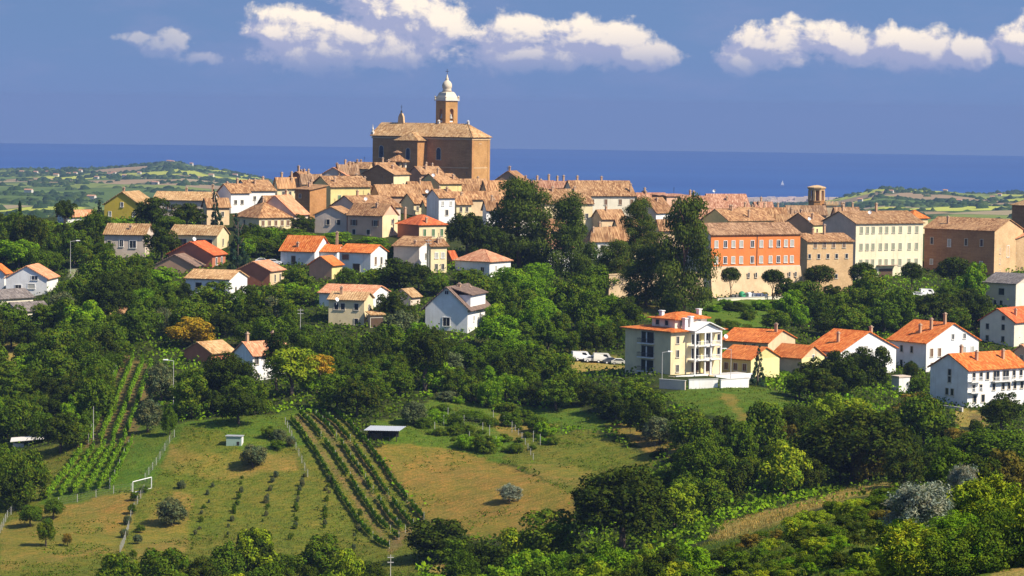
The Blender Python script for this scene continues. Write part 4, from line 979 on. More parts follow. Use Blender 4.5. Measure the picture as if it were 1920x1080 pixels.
    # lower recessed wing at the right
orange(r_, q_)
r2, q2 = HS('palazzo_wing', 'narrow orange wing with two white windows at the right end of the orange palazzo', 1496, 1500, 1513, 449, yb=545, roof='sb', rise=5, wall='orange', phi=58, LA=9, tile='old2', cat='palazzo', wins=[('B','white',(0.5,),(0.80,),1.0,1.7),('B','white',(0.5,),(0.53,),1.0,1.7)])
HS('palazzo', 'sand coloured convent wing with two rows of small windows right of the orange palazzo', 1506, 1514, 1600, 453, yb=552, roof='ga', rise=13, wall='palebrick', tile='old', phi=60, LA=12, wins=[('B','brown',(0.17,0.37,0.57,0.80),(0.88,),0.9,1.4),('B','bare',(0.05,0.25,0.45,0.64,0.86),(0.68,),0.8,1.2),('B','bare',(0.25,0.64),(0.3,),0.8,1.1)], chim=[(0.6,0.3,1.6),(0.6,0.55,2.6)])
r_, q_ = HS('palazzo', 'cream white palazzo with three rows of nine grey green shuttered windows', 1564, 1605, 1732, 419, yb=528, roof='ga', rise=20, wall='grey', wallB='ivory', tile='old', phi=54, LA=17, wins=[('B','sage',(0.08,0.17,0.255,0.365,0.455,0.555,0.66,0.795,0.905),(0.83,0.54,0.265),0.95,1.9)], chim=[(0.5,0.05,1.6),(0.55,0.52,2.4)], dish=[(0.7,0.35)])  # grey side, ivory front: shade and sunlight painted into the plaster
add_window(r_, 'door', 0.03, q_['LB']*0.45, 0.1, R(90), 5.0, 3.6)
MB().box(0.03, 1.6, q_['LB']*0.45-3.4, q_['LB']*0.45+3.4, 4.6, 4.8).build('awning', plain('awning_brown', (0.30, 0.22, 0.16)), r_)
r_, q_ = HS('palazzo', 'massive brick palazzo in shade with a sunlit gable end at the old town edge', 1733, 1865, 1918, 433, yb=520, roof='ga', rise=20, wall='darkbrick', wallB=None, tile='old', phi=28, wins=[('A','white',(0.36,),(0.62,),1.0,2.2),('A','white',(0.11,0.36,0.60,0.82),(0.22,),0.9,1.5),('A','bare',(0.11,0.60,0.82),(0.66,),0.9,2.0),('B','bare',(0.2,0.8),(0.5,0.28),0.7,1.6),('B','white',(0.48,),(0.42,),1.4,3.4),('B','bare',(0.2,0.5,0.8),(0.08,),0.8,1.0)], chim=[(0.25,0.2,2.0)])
MB().box(0.003, 0.04, 0.0, q_['LB'], -6, q_['he']-0.06).add([(0.04, 0, q_['he']-0.058), (0.04, q_['LB'], q_['he']-0.058), (0.04, q_['LB']/2, q_['he']+q_['rise']-0.1)], [[0,1,2]]).build('end_wall', W['palebrick'], r_)  # gable end in paler brick, the sunlight on it painted in
HS('palazzo', 'dark brick building with sunlit roof at the right border behind the massive palazzo', 1898, 1960, 2010, 386, h=16.0, roof='hip', rise=18, wall='darkbrick', tile='gold', phi=35, dD=20)
HS('townhouse', 'house with salmon roof tucked behind the gable of the massive palazzo', 1900, 1906, 1960, 447, h=10.0, roof='sa', rise=22, wall='palebrick', tile='salmon', phi=60)
HS('townhouse', 'house with bright orange hipped roof peeping over the cream palazzo', 1688, 1712, 1740, 408, h=8.0, roof='pyr', rise=13, wall='cream', tile='orange', dD=40)
# round brick tower and the battlemented stub beside it
def round_tower():
    D = ground_at(1530, 400, 760).y - 4; c = at(1530.5, 388, D); root = empty('brick_tower', (c.x, D, c.z))
    tag(root, 'eight-sided open brick tower with flared cap standing over the old roofs', 'tower')
    z = lambda py: at(1530.5, py, D).z - c.z; s = px_per_m(D); r = 15.5 / s
    MB().lathe([(r, -8), (r, z(378)), (r + 0.25, z(377.5)), (r + 0.25, z(376))], 8).build('shaft', W['brick'], root)
    for k in range(8):
        a = 2*math.pi*(k+0.5)/8
        MB().box(-0.38, 0.38, -0.42, 0.42, z(376)+0.003, z(357)).build('pier', W['palebrick'], root, loc=((r-0.3)*math.cos(a), (r-0.3)*math.sin(a), 0), rot=(0, 0, a))
    MB().lathe([(r*0.62, z(376)+0.004), (r*0.62, z(357))], 8).build('core', W['darkbrick'], root)
    MB().lathe([(r, z(357)+0.004), (r+0.1, z(355)), (r+0.5, z(353)), (r+0.6, z(351)), (r+0.35, z(350.5)), (r*0.5, z(348)), (0.2, z(347))], 8).build('cap', W['palebrick'], root)
    st = empty('battlement_tower', (at(1557, 410, D).x, D-3, c.z)); tag(st, 'short pale battlemented stub tower right of the round brick tower', 'tower')
    MB().box(-2.0, 2.0, -2, 2, -8, z(384)).build('shaft', W['sand'], st)
    MB().box(-2.4, 2.4, -2.4, 2.4, z(384)+0.003, z(381)).build('ledge', W['palebrick'], st)
    for i in range(4):
        for j in range(4):
            if i in (0, 3) or j in (0, 3): MB().box(-0.36, 0.36, -0.36, 0.36, z(381)+0.004, z(377)).build('merlon', W['sand'], st, loc=(-2.0+i*1.33, -2.0+j*1.33, 0))
round_tower()
# roofs that fill the streets between, mostly seen in part
FILL = [(930,938,985,392,'sand','old','behind the largest pine, left of the crown'),(968,976,1016,404,'pale','old2','behind the largest pine, among its branches'),(1010,1018,1060,424,'cream','old','between the two leftmost pines'),
        (1020,1028,1075,462,'white','pink','low between the two leftmost pines'),(1182,1190,1232,452,'cream','old','behind the middle pine'),(1300,1308,1336,444,'white','old','wedged between tallest pine and orange palazzo'),
        (560,566,604,340,'sand','old2','on the skyline behind the tall plain brick house'),(700,706,742,318,'sand','old','right under the church side chapel'),(1410,1418,1450,392,'sand','pink','on the skyline left of the round tower'),
        (1380,1388,1420,402,'palebrick','old','low under the long pink roof'),(1560,1568,1612,402,'sand','old2','between battlemented stub and cream palazzo'),(905,912,946,390,'white','old','above the round dark trees right of the white house'),
        (1240,1248,1292,398,'pale','pink','below the ruined block'),(380,388,430,385,'sand','old','at the left end of the old town, behind trees'),(630,636,672,322,'sand','old2','on the skyline right of the green treetop')]
for (a, b, c, e, wl, tl, where) in FILL:
    HS('townhouse', {'sand': 'sand walled', 'pale': 'pale walled', 'cream': 'cream walled', 'white': 'white walled', 'palebrick': 'brick walled'}[wl] + ' house ' + where, a, b, c, e, h=6.0, roof='gb', rise=13, wall=wl, tile=tl, phi=62, wins=[('B','dark',(0.3,0.7),(0.45,),0.8,1.3)], chim=[(0.5,0.4,1.2)], group=OT)

HS('townhouse', 'cream house with yellow sunblinds glimpsed between the two leftmost pines', 1000, 1010, 1052, 442, yb=488, roof='gb', rise=13, wall='cream', wallB='ivory', phi=60, wins=[('B','dark',(0.3,0.7),(0.55,0.12),0.9,1.5)], group=OT)
r_, q_ = HS('retaining_wall', 'pale stone retaining wall showing between the trunks of the pines', 1134, 1142, 1322, 516, yb=562, roof='flat', rise=1, wall='sand', tile='sand', phi=66, LA=4, o=0.1, cat='wall')
# ------------------------------------------------------------------ houses on the slopes
SL = 'villas on the slopes below the town'
HS('villa', 'mustard yellow house with pale quoins at the left end of town', 196, 262, 292, 384, yb=412, roof='gb', rise=23, wall='mustard', tile='gold', wins=[('A','wdark',(0.5,),(0.85,),0.8,1.3),('A','white',(0.16,0.84),(0.2,),0.8,1.4)], phi=20, group=SL, chim=[(0.5,0.1,1.0)])
HS('villa', 'shaded house with wide tan roof right of the mustard yellow house', 288, 395, 410, 376, yb=408, roof='ga', rise=14, wall='grey', tile='gold', wins=[('A','bsh',(0.3,0.7),(0.45,),1.0,1.4)], phi=14, LB=11, chim=[(0.5,0.5,1.0),(0.96,0.5,2.0)], group=SL)
HS('villa', 'tan roofed house with white loggia and balcony among dark trees', 196, 272, 284, 440, yb=482, roof='ga', rise=18, wall='grey', tile='gold', wins=[('A','bare',(0.12,),(0.45,),1.0,1.6),('A','wdark',(0.42,),(0.45,),1.0,1.8),('A','wdark',(0.7,),(0.4,),1.8,2.0)], phi=14, LB=10, group=SL, chim=[(0.6,0.2,1.0)])
HS('villa', 'tan roofed house with dark veranda and sunlit cream end beside the tall fir', 318, 407, 429, 441, yb=472, roof='ga', rise=16, wall='cream', tile='gold', wins=[('A','dark',(0.25,),(0.2,),3.0,2.4),('A','dark',(0.7,),(0.25,),5.5,2.2),('B','dark',(0.5,),(0.35,),0.9,1.8)], phi=20, group=SL, ant=[(0.55,0.5)])
HS('villa', 'red house with stepped red roofs and white dish, upper part', 316, 398, 423, 478, yb=502, roof='gb', rise=23, wall='red', tile='red', wins=[('B','wdark',(0.3,0.7),(0.2,),0.9,1.9)], phi=24, dish=[(0.55,0.1)], ant=[(0.2,0.4)], group=SL)
HS('villa', 'low brown roofed wing in front of the red stepped house', 290, 365, 382, 499, yb=512, roof='gb', rise=20, wall='brown', tile='brown', phi=18, group=SL)
HS('villa', 'grey white villa with pinkish roof at the left border', 12, 88, 101, 522, yb=552, roof='gb', rise=22, wall='white', tile='salmon', wins=[('A','wdark',(0.3,),(0.2,),1.6,1.5),('A','white',(0.62,),(0.35,),1.8,1.2),('A','wdark',(0.7,),(0.9,),1.6,1.0)], phi=14, LB=12, group=SL)
HS('villa', 'orange roofed house cut by the left border above the grey villa', -30, 8, 20, 512, yb=545, roof='gb', rise=15, wall='white', tile='orange', phi=20, group=SL)
HS('villa', 'white walled house with dark lean-to roof at the left border', -40, -4, 62, 560, yb=590, roof='gb', rise=14, wall='pale', tile='slate', phi=50, group=SL)
HS('shed', 'small grey roofed outbuilding with dark gable at the left border', 7, 32, 92, 583, yb=602, roof='gb', rise=14, wall='grey', wallB='pale', tile='slate', phi=58, group=SL)
HS('villa', 'white house with a row of three dark windows and arched sunlit gable', 348, 430, 464, 524, yb=568, roof='ga', rise=14, wall='white', tile='gold', wins=[('A','bare',(0.30,),(0.62,),1.6,1.2),('A','bare',(0.52,),(0.58,),0.9,1.4),('A','bare',(0.84,),(0.62,),1.6,1.2),('B','dark',(0.35,0.65),(0.3,),1.0,1.6,'arch')], phi=22, group=SL)
HS('villa', 'terracotta house with orange roof left of the orange roofed white villas', 444, 506, 533, 508, yb=538, roof='gb', rise=16, wall='red', wallB='sand', tile='salmon', wins=[('B','dark',(0.35,0.7),(0.3,),0.8,1.8)], phi=24, group=SL)
HS('villa', 'white villa with orange hipped roof, leftmost of the orange roofed pair', 526, 590, 622, 471, yb=497, roof='ga', rise=26, wall='white', tile='orange', wins=[('A','door',(0.38,),(0.02,),1.2,2.2),('B','dark',(0.6,),(0.9,),0.8,1.2)], phi=25, group=SL, chim=[(0.45,0.1,1.0)])
HS('villa', 'low white link with orange roof and turret chimney between the orange roofed pair', 585, 632, 640, 472, yb=500, roof='ga', rise=11, wall='white', tile='orange', phi=16, LB=7, dD=3, chim=[(0.85,0.5,3.2)], group=SL)
HS('villa', 'white villa with long orange roof and sunlit gable, rightmost of the orange roofed pair', 636, 695, 726, 474, yb=512, roof='ga', rise=13, wall='white', tile='orange', wins=[('A','bare',(0.2,),(0.62,),2.0,1.4),('A','door',(0.55,),(0.02,),2.0,2.2),('B','brown',(0.3,),(0.4,),1.0,2.0),('B','dark',(0.65,),(0.4,),1.0,1.8)], phi=27, group=SL)
HS('shed', 'small grey brown gabled outbuilding with orange roof before the orange roofed villas', 580, 622, 642, 497, yb=524, roof='gb', rise=15, wall='brown', wallB='yellow', tile='orange', phi=26, group=SL)
HS('villa', 'white house with square plan and salmon hipped roof above the grey gabled house', 853, 918, 958, 490, yb=520, roof='hip', rise=19, wall='white', tile='salmon', wins=[('A','dark',(0.8,),(0.3,),1.0,1.3),('B','white',(0.3,0.7),(0.3,),0.9,1.6)], ratio=1.1, group=SL)
HS('shed', 'tiny red roofed hut left of the salmon hipped roof', 834, 846, 856, 483, yb=496, roof='ga', rise=12, wall='red', tile='red', phi=40, group=SL)
r_, q_ = HS('villa', 'white house with thin salmon roof and sunlit gable behind the cream farmhouse', 598, 696, 728, 552, yb=590, roof='ga', rise=13, wall='white', tile='salmon', wins=[('B','white',(0.3,0.7),(0.35,),0.9,1.8)], phi=20, LB=13, dD=6, group=SL)
r_, q_ = HS('farmhouse', 'cream farmhouse with tan roof and four small dark windows', 616, 683, 696, 563, yb=612, roof='ga', rise=12, wall='cream', tile='gold', wins=[('A','bare',(0.22,0.40,0.78),(0.62,),1.0,1.5),('A','bare',(0.78,),(0.06,),0.9,1.4),('B','white',(0.5,),(0.6,),0.9,1.2)], phi=14, LB=9, chim=[(0.28,0.3,1.6)], dish=[(0.3,-0.3)], group=SL)
HS('garage', 'low garage with dark opening right of the cream farmhouse', 690, 696, 718, 590, yb=614, roof='sb', rise=3, wall='sand', tile='gold', wins=[('B','door',(0.5,),(0.02,),3.4,2.2)], phi=66, group=SL)
HS('shed', 'small tan roofed barn behind trees left of the grey gabled house', 738, 770, 788, 556, yb=575, roof='gb', rise=13, wall='grey', tile='gold', phi=32, group=SL)
r_, q_ = HS('villa', 'big pale grey gabled house with brown roof and sunlit white side', 797, 877, 905, 578, yb=626, roof='gb', rise=38, wall='white', tile='brown', wins=[('A','wdark',(0.5,),(0.28,),1.7,2.0),('A','wdark',(0.5,),(1.52,),0.9,0.8),('B','white',(0.3,0.7),(0.45,),1.0,1.2)], phi=18, o=0.9, LB=16, group=SL, chim=[(0.6,0.4,1.2),(0.7,0.7,1.2)])
MB().box(-q_['LA']*0.30, 0.05, 2.0, q_['LB']*0.85, q_['he']-0.1, q_['he']+q_['rise']*0.62).build('dormer', W['white'], r_)
slab(MB(), [(0.6,1.5,q_['he']+q_['rise']*0.60),(0.6,q_['LB']*0.9,q_['he']+q_['rise']*0.60),(-q_['LA']*0.45,q_['LB']*0.9,q_['he']+q_['rise']*0.95),(-q_['LA']*0.45,1.5,q_['he']+q_['rise']*0.95)]).build('dormer_roof', T['brown'], r_)
HS('farmhouse', 'tan roofed barn with dark red shaded wall in the trees by the vineyard', 345, 396, 440, 662, yb=684, roof='gb', rise=18, wall='red', tile='gold', phi=44, group=SL)
HS('farmhouse', 'white farmhouse with salmon roof half hidden by the yellow leaved tree', 438, 474, 548, 666, yb=716, roof='gb', rise=22, wall='white', tile='salmon', wins=[('B','dark',(0.1,0.35),(0.66,),0.9,1.5),('B','dark',(0.12,),(0.15,),0.7,0.9)], phi=58, group=SL, chim=[(0.5,0.1,1.6),(0.5,0.75,1.6)])
HS('farmhouse', 'white walls of a farmhouse glimpsed under the large dark tree', 165, 185, 245, 590, yb=608, roof='gb', rise=12, wall='pale', tile='old', phi=60, group=SL)
HS('villa', 'orange roofed house peeping over the trees left of the mustard house', 108, 118, 178, 405, yb=420, roof='gb', rise=10, wall='white', tile='salmon', phi=62, group=SL, chim=[(0.5,0.05,1.2)])

# apartment block
r_, q_ = HS('apartment_block', 'cream apartment block with white balconies and orange roof below the pines', 1171, 1258, 1356, 622, yb=703, roof='hip', rise=9, wall='cream', wallB='cream', tile='orange', phi=46, ratio=1.0, o=0.9, cat='apartment block',
  wins=[('B','dark',(0.13,),(0.72,0.40,0.06),0.8,1.5),('B','bare',(0.93,),(0.72,0.40),0.9,1.5)])
def apartments(r, q):
    LA, LB, he = q['LA'], q['LB'], q['he']; fl = he / 3.05
    for i in range(3):   # stacked recessed balconies in the shaded front
        z = 0.3 + i * fl
        add_window(r, 'dark', -LA*0.5, 0, z + 0.05, 0, LA*0.27, fl*0.78)
        add_balcony(r, -LA*0.5, -0.2, z, 0, LA*0.32, 0.9, 'bars', WTRIM)
        MB().box(-LA*0.52, -LA*0.50, -0.32, -0.202, z+0.1, z+fl*0.75).build('post', WTRIM, r)
    y0, y1 = LB*0.33, LB*0.86
    for i in (0, 1, 2):  # white loggia tower on the sunny front
        z = i * fl
        b = MB().box(0.032, 2.2, y0, y1, z+fl-0.28, z+fl+0.05).build('loggia_floor', WTRIM, r)
        for yy in (y0+0.2, (y0+y1)/2-0.9, (y0+y1)/2+0.9, y1-0.2):
            MB().box(1.85, 2.15, yy-0.17, yy+0.17, z+(0.052 if i else -3), z+fl-0.282).build('pillar', WTRIM, r)
        if i:
            for yy in ((y0*0.74+y1*0.26), (y0*0.26+y1*0.74)):
                add_balcony(r, 2.1, yy, z+0.06, R(90), (y1-y0)*0.36, 0.5, 'white', WTRIM)
        for yy in ((y0*0.74+y1*0.26), (y0*0.26+y1*0.74)):
            add_window(r, 'wdark' if i else 'door', 0.03, yy, z+0.15, R(90), (y1-y0)*0.26, fl*0.72)
        MB().box(0.032, 0.6, (y0+y1)/2-0.7, (y0+y1)/2+0.7, z+0.06, z+fl-0.29).build('stair_wall', W['yellow'], r)
    zt = 3*fl+0.052
    ym = (y0+y1)/2
    for sgn in (-1, 1):
        mb = MB(); slab(mb, [(2.6, ym+sgn*(y1-y0)*0.56, zt+0.1), (-3.5, ym+sgn*(y1-y0)*0.56, zt+0.1), (-3.5, ym, zt+1.9), (2.6, ym, zt+1.9)], 6, 4, 0.15, 0.02)
        mb.build('pediment_roof', WTRIM, r)
    MB().add([(1.9,y0,zt),(1.9,y1,zt),(1.9,ym,zt+1.7)], [[0,1,2]]).build('pediment', W['white'], r)
    # attic storey
    a0, a1, b0, b1 = -LA*0.62, -LA*0.12, LB*0.18, LB*0.80
    at_ = MB().box(a0, a1, b0, b1, he+0.3, he+2.5).build('attic_wall', W['pale'], r)
    mb = roof_mesh('hip', a1-a0, b1-b0, 0, 1.0, 0.7)
    mb.build('attic_roof', T['orange'], r, loc=(a1, b0, he+2.52))
    for u in (0.25, 0.65): add_window(r, 'bare', a0+(a1-a0)*u, b0, he+1.0, 0, 1.1, 1.1)
    for v in (0.2, 0.75): add_window(r, 'bare', a1, b0+(b1-b0)*v, he+1.0, R(90), 1.0, 1.1)
    for (x, y, hh) in ((a1+1.0, LB*0.42, 2.9), (a1+1.2, LB*0.30, 2.6), (a0+2, b0+1, 3.9), (a1-1.5, b1-1, 4.2)):
        MB().box(x-0.45, x+0.45, y-0.4, y+0.4, he, he+hh).box(x-0.6, x+0.6, y-0.55, y+0.55, he+hh+0.003, he+hh+0.2).build('chimney', W['white'], r)
    # terrace walls and garages at the foot
    for (y0_, y1_, x0_, x1_, z0, z1, m) in ((-1.5, LB*0.52, 3.0, 3.4, -5, 0.1, 'white'), (LB*0.60, LB*1.35, 4.2, 4.6, -6, -0.3, 'white'), (LB*0.52, LB*0.60, 3.4, 3.8, -5, -0.2, 'sand')):
        MB().box(x0_, x1_, y0_, y1_, z0, z1).build('terrace_wall', W[m], r)
    MB().box(-LA*0.4, 3.4, -2.2, -1.8, -5, 0.0).build('terrace_wall', W['grey'], r)
    MB().box(0.035, 3.0, -1.4, LB*1.3, -6, -0.35).build('terrace', CONC, r)
apartments(r_, q_)
RH = 'orange roofed houses of the lower quarter'
HS('villa', 'long low house with bright orange roof right of the apartment block', 1352, 1440, 1492, 643, yb=690, roof='ga', rise=19, wall='sand', tile='orange', phi=22, wins=[('A','dark',(0.5,0.7),(0.72,),0.9,1.2)], dish=[(0.1,-0.02)], group=RH, chim=[(0.93,0.4,1.8)], dD=8)
HS('villa', 'cream house with orange roof and three red windows right of the apartment block', 1350, 1408, 1462, 674, yb=708, roof='GA', rise=20, wall='yellow', wallB='lemon', tile='orange', phi=36, wins=[('A','brown',(0.2,0.5,0.8),(0.35,),1.0,1.5)], group=RH)
HS('villa', 'lemon yellow gabled house with orange roof behind the round dark trees', 1446, 1503, 1546, 671, yb=706, roof='GA', rise=20, wall='sand', wallB='lemon', tile='orange', phi=34, wins=[('B','wdark',(0.5,),(0.9,),0.7,0.8)], group=RH)
HS('villa', 'white house with large orange roof and curved gable behind the round dark trees', 1512, 1575, 1682, 660, yb=708, roof='GA', rise=34, wall='white', tile='orange', phi=40, LB=None, wins=[('B','white',(0.45,),(0.85,),1.6,1.8)], chim=[(0.6,0.2,2.0),(0.9,0.6,1.6)], group=RH, ratio=0.9)
HS('villa', 'white house with wide orange roof and balconied gable left of the three storey villa', 1666, 1737, 1836, 643, yb=698, roof='GA', rise=34, wall='white', tile='orange', phi=44, wins=[('A','bare',(0.10,0.35,0.62),(0.62,),0.8,1.5),('A','bare',(0.35,0.62),(0.12,),0.8,1.5),('B','brown',(0.1,0.25,),(0.52,),0.9,1.9),('B','white',(0.72,0.88),(0.5,),1.0,2.0),('B','wdark',(0.5,0.72),(1.08,),0.8,1.2),('B','dark',(0.15,0.4),(0.05,),2.0,1.8)], chim=[(0.55,0.2,1.8),(0.7,0.3,2.4),(0.85,0.45,2.4)], group=RH, ratio=1.0)
r_, q_ = HS('villa', 'three storey white villa with balconies and bright orange roof at the right border', 1744, 1815, 1926, 694, yb=764, roof='gb', rise=26, wall='white', tile='orange', phi=44, ratio=1.0, group=RH, wins=[('A','bare',(0.52,),(0.80,0.62,),0.9,1.4),('A','bare',(0.46,0.60),(0.28,),0.9,1.4),
   ('B','bare',(0.10,0.22,0.33,0.78,0.90),(0.72,),0.9,1.6),('B','dark',(0.48,0.64),(0.68,),1.9,2.0),('B','bare',(0.10,0.22,0.44,0.60,0.70,0.80,0.92),(0.42,),0.8,1.4),('B','bare',(0.12,0.26),(0.12,),1.0,1.6)], chim=[(0.75,0.3,1.8),(0.75,0.75,1.8),(0.5,0.2,1.4)])
for v, zf in ((0.10, 0.40), (0.56, 0.66), (0.10, 0.69), (0.92, 0.66)):
    add_balcony(r_, 0.02, q_['LB']*v, q_['he']*zf, R(90), 3.4 if v < 0.5 else 6.0, 1.1, 'white', WTRIM)
MB().box(-q_['LA']-4, 3.5, -5.2, -4.8, -4, 0.6).build('road_parapet', CONC, r_)
HS('villa', 'pale house with red orange roof and five windows at the right border', 1838, 1902, 1950, 604, yb=652, roof='gb', rise=23, wall='pale', tile='red', phi=30, wins=[('A','bare',(0.22,0.68),(0.66,0.2),0.9,1.4),('A','bare',(0.68,),(1.05,),0.9,1.0)], group=RH, chim=[(0.8,0.3,1.4)])
HS('villa', 'grey white flat house with dark roof under the massive brick palazzo', 1846, 1905, 1950, 532, yb=582, roof='ga', rise=16, wall='grey', wallB='pale', tile='slate', phi=30, wins=[('A','bare',(0.55,),(0.55,),1.8,1.8),('A','bare',(0.35,0.55),(0.12,),0.9,1.6)], group=RH)
HS('villa', 'pinkish house corner with dark windows at the right border, under the red orange roof', 1902, 1930, 1975, 660, yb=690, roof='gb', rise=12, wall='pink', tile='salmon', phi=35, wins=[('A','bare',(0.5,),(0.4,),0.9,1.4)], group=RH)
HS('garage', 'white garage wall beside the round dark trees below the orange roofs', 1672, 1686, 1706, 708, yb=735, roof='flat', rise=1, wall='white', tile='grey', phi=50, group=RH, o=0.15)
if False: print('\n'.join(map(str, DBG)))
# ------------------------------------------------------------------ trees
LEAF = {
 'meadow': leafmat('leaf_meadow', (0.135, 0.150, 0.026)), 'dark': leafmat('leaf_dark', (0.046, 0.066, 0.007)), 'mid': leafmat('leaf_mid', (0.084, 0.132, 0.009)), 'bright': leafmat('leaf_bright', (0.145, 0.255, 0.010)), 'lime': leafmat('leaf_lime', (0.21, 0.27, 0.014)),
 'olive': leafmat('leaf_olive', (0.115, 0.135, 0.060)), 'silver': leafmat('leaf_silver', (0.27, 0.285, 0.235), trans=0.2), 'ochre': leafmat('leaf_ochre', (0.36, 0.235, 0.018)), 'pine': leafmat('leaf_pine', (0.085, 0.115, 0.016), trans=0.25),
 'fir': leafmat('leaf_fir', (0.040, 0.075, 0.040), trans=0.15), 'cypress': leafmat('leaf_cypress', (0.017, 0.036, 0.011), trans=0.1), 'rust': leafmat('leaf_rust', (0.15, 0.12, 0.02)), 'vine': leafmat('leaf_vine', (0.14, 0.25, 0.014)),
}
BARK = plain('bark', (0.10, 0.075, 0.055), 0.95, 0.3); BARKR = plain('bark_pine', (0.17, 0.095, 0.06), 0.95, 0.3)
def leaves(P, Nn, size, rng, long=1.0, jit=0.34):
    """one small bent-free leaf clump face per point: quads facing roughly along Nn"""
    n = len(P)
    Nn = Nn + rng.normal(0, jit, (n, 3)); Nn /= np.linalg.norm(Nn, axis=1, keepdims=True)
    up = rng.normal(0, 1, (n, 3)); a = np.cross(Nn, up); a /= np.linalg.norm(a, axis=1, keepdims=True) + 1e-9; b = np.cross(Nn, a)
    s = size * rng.uniform(0.55, 1.35, (n, 1))
    l = s * long * rng.uniform(0.8, 1.3, (n, 1))
    V = np.stack([P - a * s * 0.5, P - b * l * 0.55 + a * s * 0.1, P + a * s * 0.5, P + b * l * 0.6], 1).reshape(-1, 3)
    Q = np.arange(4 * n).reshape(-1, 4)
    return V, Q
def blob_crown(name, seed, blobs, nleaf, size, squash=1.0, long=1.0, inner=0.12, jit=0.34, fuzz=1.10):
    rng = np.random.default_rng(seed)
    C = np.array([b[:3] for b in blobs]); r = np.array([b[3] for b in blobs]); f = np.array([b[4] if len(b) > 4 else 1.0 for b in blobs])
    pr = r ** 2; pr /= pr.sum()
    k = rng.choice(len(C), nleaf, p=pr)
    d = rng.normal(0, 1, (nleaf, 3)); d /= np.linalg.norm(d, axis=1, keepdims=True)
    flip = (d[:, 2] < -0.25) & (rng.random(nleaf) < 0.6); d[flip, 2] *= -1           # fewer leaves on the undersides
    rr = r[k] * np.where(rng.random(nleaf) < inner, rng.uniform(0.3, 0.8, nleaf), rng.uniform(0.82, fuzz, nleaf) if fuzz < 1.2 else np.abs(rng.normal(0.95, 0.28, nleaf)))
    d2 = d.copy(); d2[:, 2] *= f[k]
    P = C[k] + d2 * rr[:, None]
    V, Q = leaves(P, d, size, rng, long, jit)
    return quads_mesh(name, V, Q)
def round_blobs(seed, n=42, flat=1.0, rough=0.16, rmin=0.20, rmax=0.36):
    rng = np.random.default_rng(seed); out = []
    g = math.pi * (3 - math.sqrt(5))
    for i in range(n):
        z = 1 - 1.7 * (i + 0.5) / n; rad = math.sqrt(max(0, 1 - z * z)); a = g * i + rng.normal(0, 0.25)
        k = 0.72 * (1 + rng.normal(0, rough)); k = min(k, 0.86)
        out.append((rad * math.cos(a) * k, rad * math.sin(a) * k, z * k * flat, rng.uniform(rmin, rmax)))
    out += [(0, 0, 0.1, 0.5), (0.2, 0.15, -0.2, 0.4), (-0.2, -0.1, 0.25, 0.4)]
    return out
CR = {}
CR['round'] = [blob_crown('crown', 10 + i, round_blobs(10 + i, 40 + 4 * i), 7000, 0.085) for i in range(4)]
CR['rough'] = [blob_crown('crown', 30 + i, round_blobs(30 + i, 20 + 2 * i, 1.05, 0.36, 0.16, 0.40), 6500, 0.080) for i in range(4)]
CR['big'] = [blob_crown('crown', 50 + i, round_blobs(50 + i, 90, 0.95, 0.16, 0.12, 0.26), 16000, 0.050) for i in range(3)]
CR['ball'] = [blob_crown('crown', 70, round_blobs(70, 60, 1.0, 0.04, 0.2, 0.27), 7000, 0.075)]
CR['feather'] = [blob_crown('crown', 80 + i, round_blobs(80 + i, 46, 1.1, 0.26, 0.14, 0.26), 11000, 0.042, long=2.4, inner=0.3, jit=0.9, fuzz=1.3) for i in range(3)]
def pine_blobs(seed, n=21):
    rng = np.random.default_rng(seed); out = []
    for i in range(n):
        t_ = (i + 0.5) / n; z = -0.95 + 1.85 * t_
        rad = (0.30 + 0.55 * math.sin(math.pi * min(1, 0.25 + 0.75 * t_)) ) * rng.uniform(0.55, 1.0); a = i * 2.4 + rng.normal(0, 0.4)
        R0 = rng.uniform(0.38, 0.55)
        for j in range(5):
            out.append((rad * math.cos(a) + rng.normal(0, 0.16), rad * math.sin(a) + rng.normal(0, 0.16), z + rng.normal(0, 0.05), R0 * rng.uniform(0.45, 0.8), 0.66))
    out += [(0, 0, 0.85, 0.30, 0.6), (0.1, 0.05, 0.6, 0.4, 0.7), (-0.1, 0, 0.2, 0.35, 0.8)] + [(rng.normal(0, 0.1), rng.normal(0, 0.1), z, 0.26, 0.8) for z in (-0.75, -0.5, -0.25, 0.0, 0.4)]
    return out
CR['pine'] = [blob_crown('crown', 90 + i, pine_blobs(90 + i), 24000, 0.045, inner=0.2) for i in range(4)]
def fir_blobs(seed, w_=1.0):
    rng = np.random.default_rng(seed); out = []
    for i in range(14):
        t_ = i / 13; z = -0.95 + 1.85 * t_; rad = (1 - t_) * 0.75 * w_ + 0.04
        for j in range(max(3, int(9 * (1 - t_)))):
            a = rng.uniform(0, 6.28); out.append((rad * math.cos(a) * rng.uniform(0.7, 1.05), rad * math.sin(a) * rng.uniform(0.7, 1.05), z + rng.normal(0, 0.03), 0.10 + 0.12 * (1 - t_), 0.55))
    return out
CR['fir'] = [blob_crown('crown', 110 + i, fir_blobs(110 + i), 8000, 0.055, inner=0.25) for i in range(2)]
def cyp_blobs(seed):
    rng = np.random.default_rng(seed)
    return [(rng.normal(0, 0.12), rng.normal(0, 0.12), z, 0.55 * math.sin(math.pi * min(0.97, 0.12 + 0.86 * (z + 1) / 2)) ** 0.6 + 0.1, 0.35) for z in np.linspace(-0.95, 0.92, 22)]
CR['cypress'] = [blob_crown('crown', 120, cyp_blobs(120), 5000, 0.07, long=1.6)]
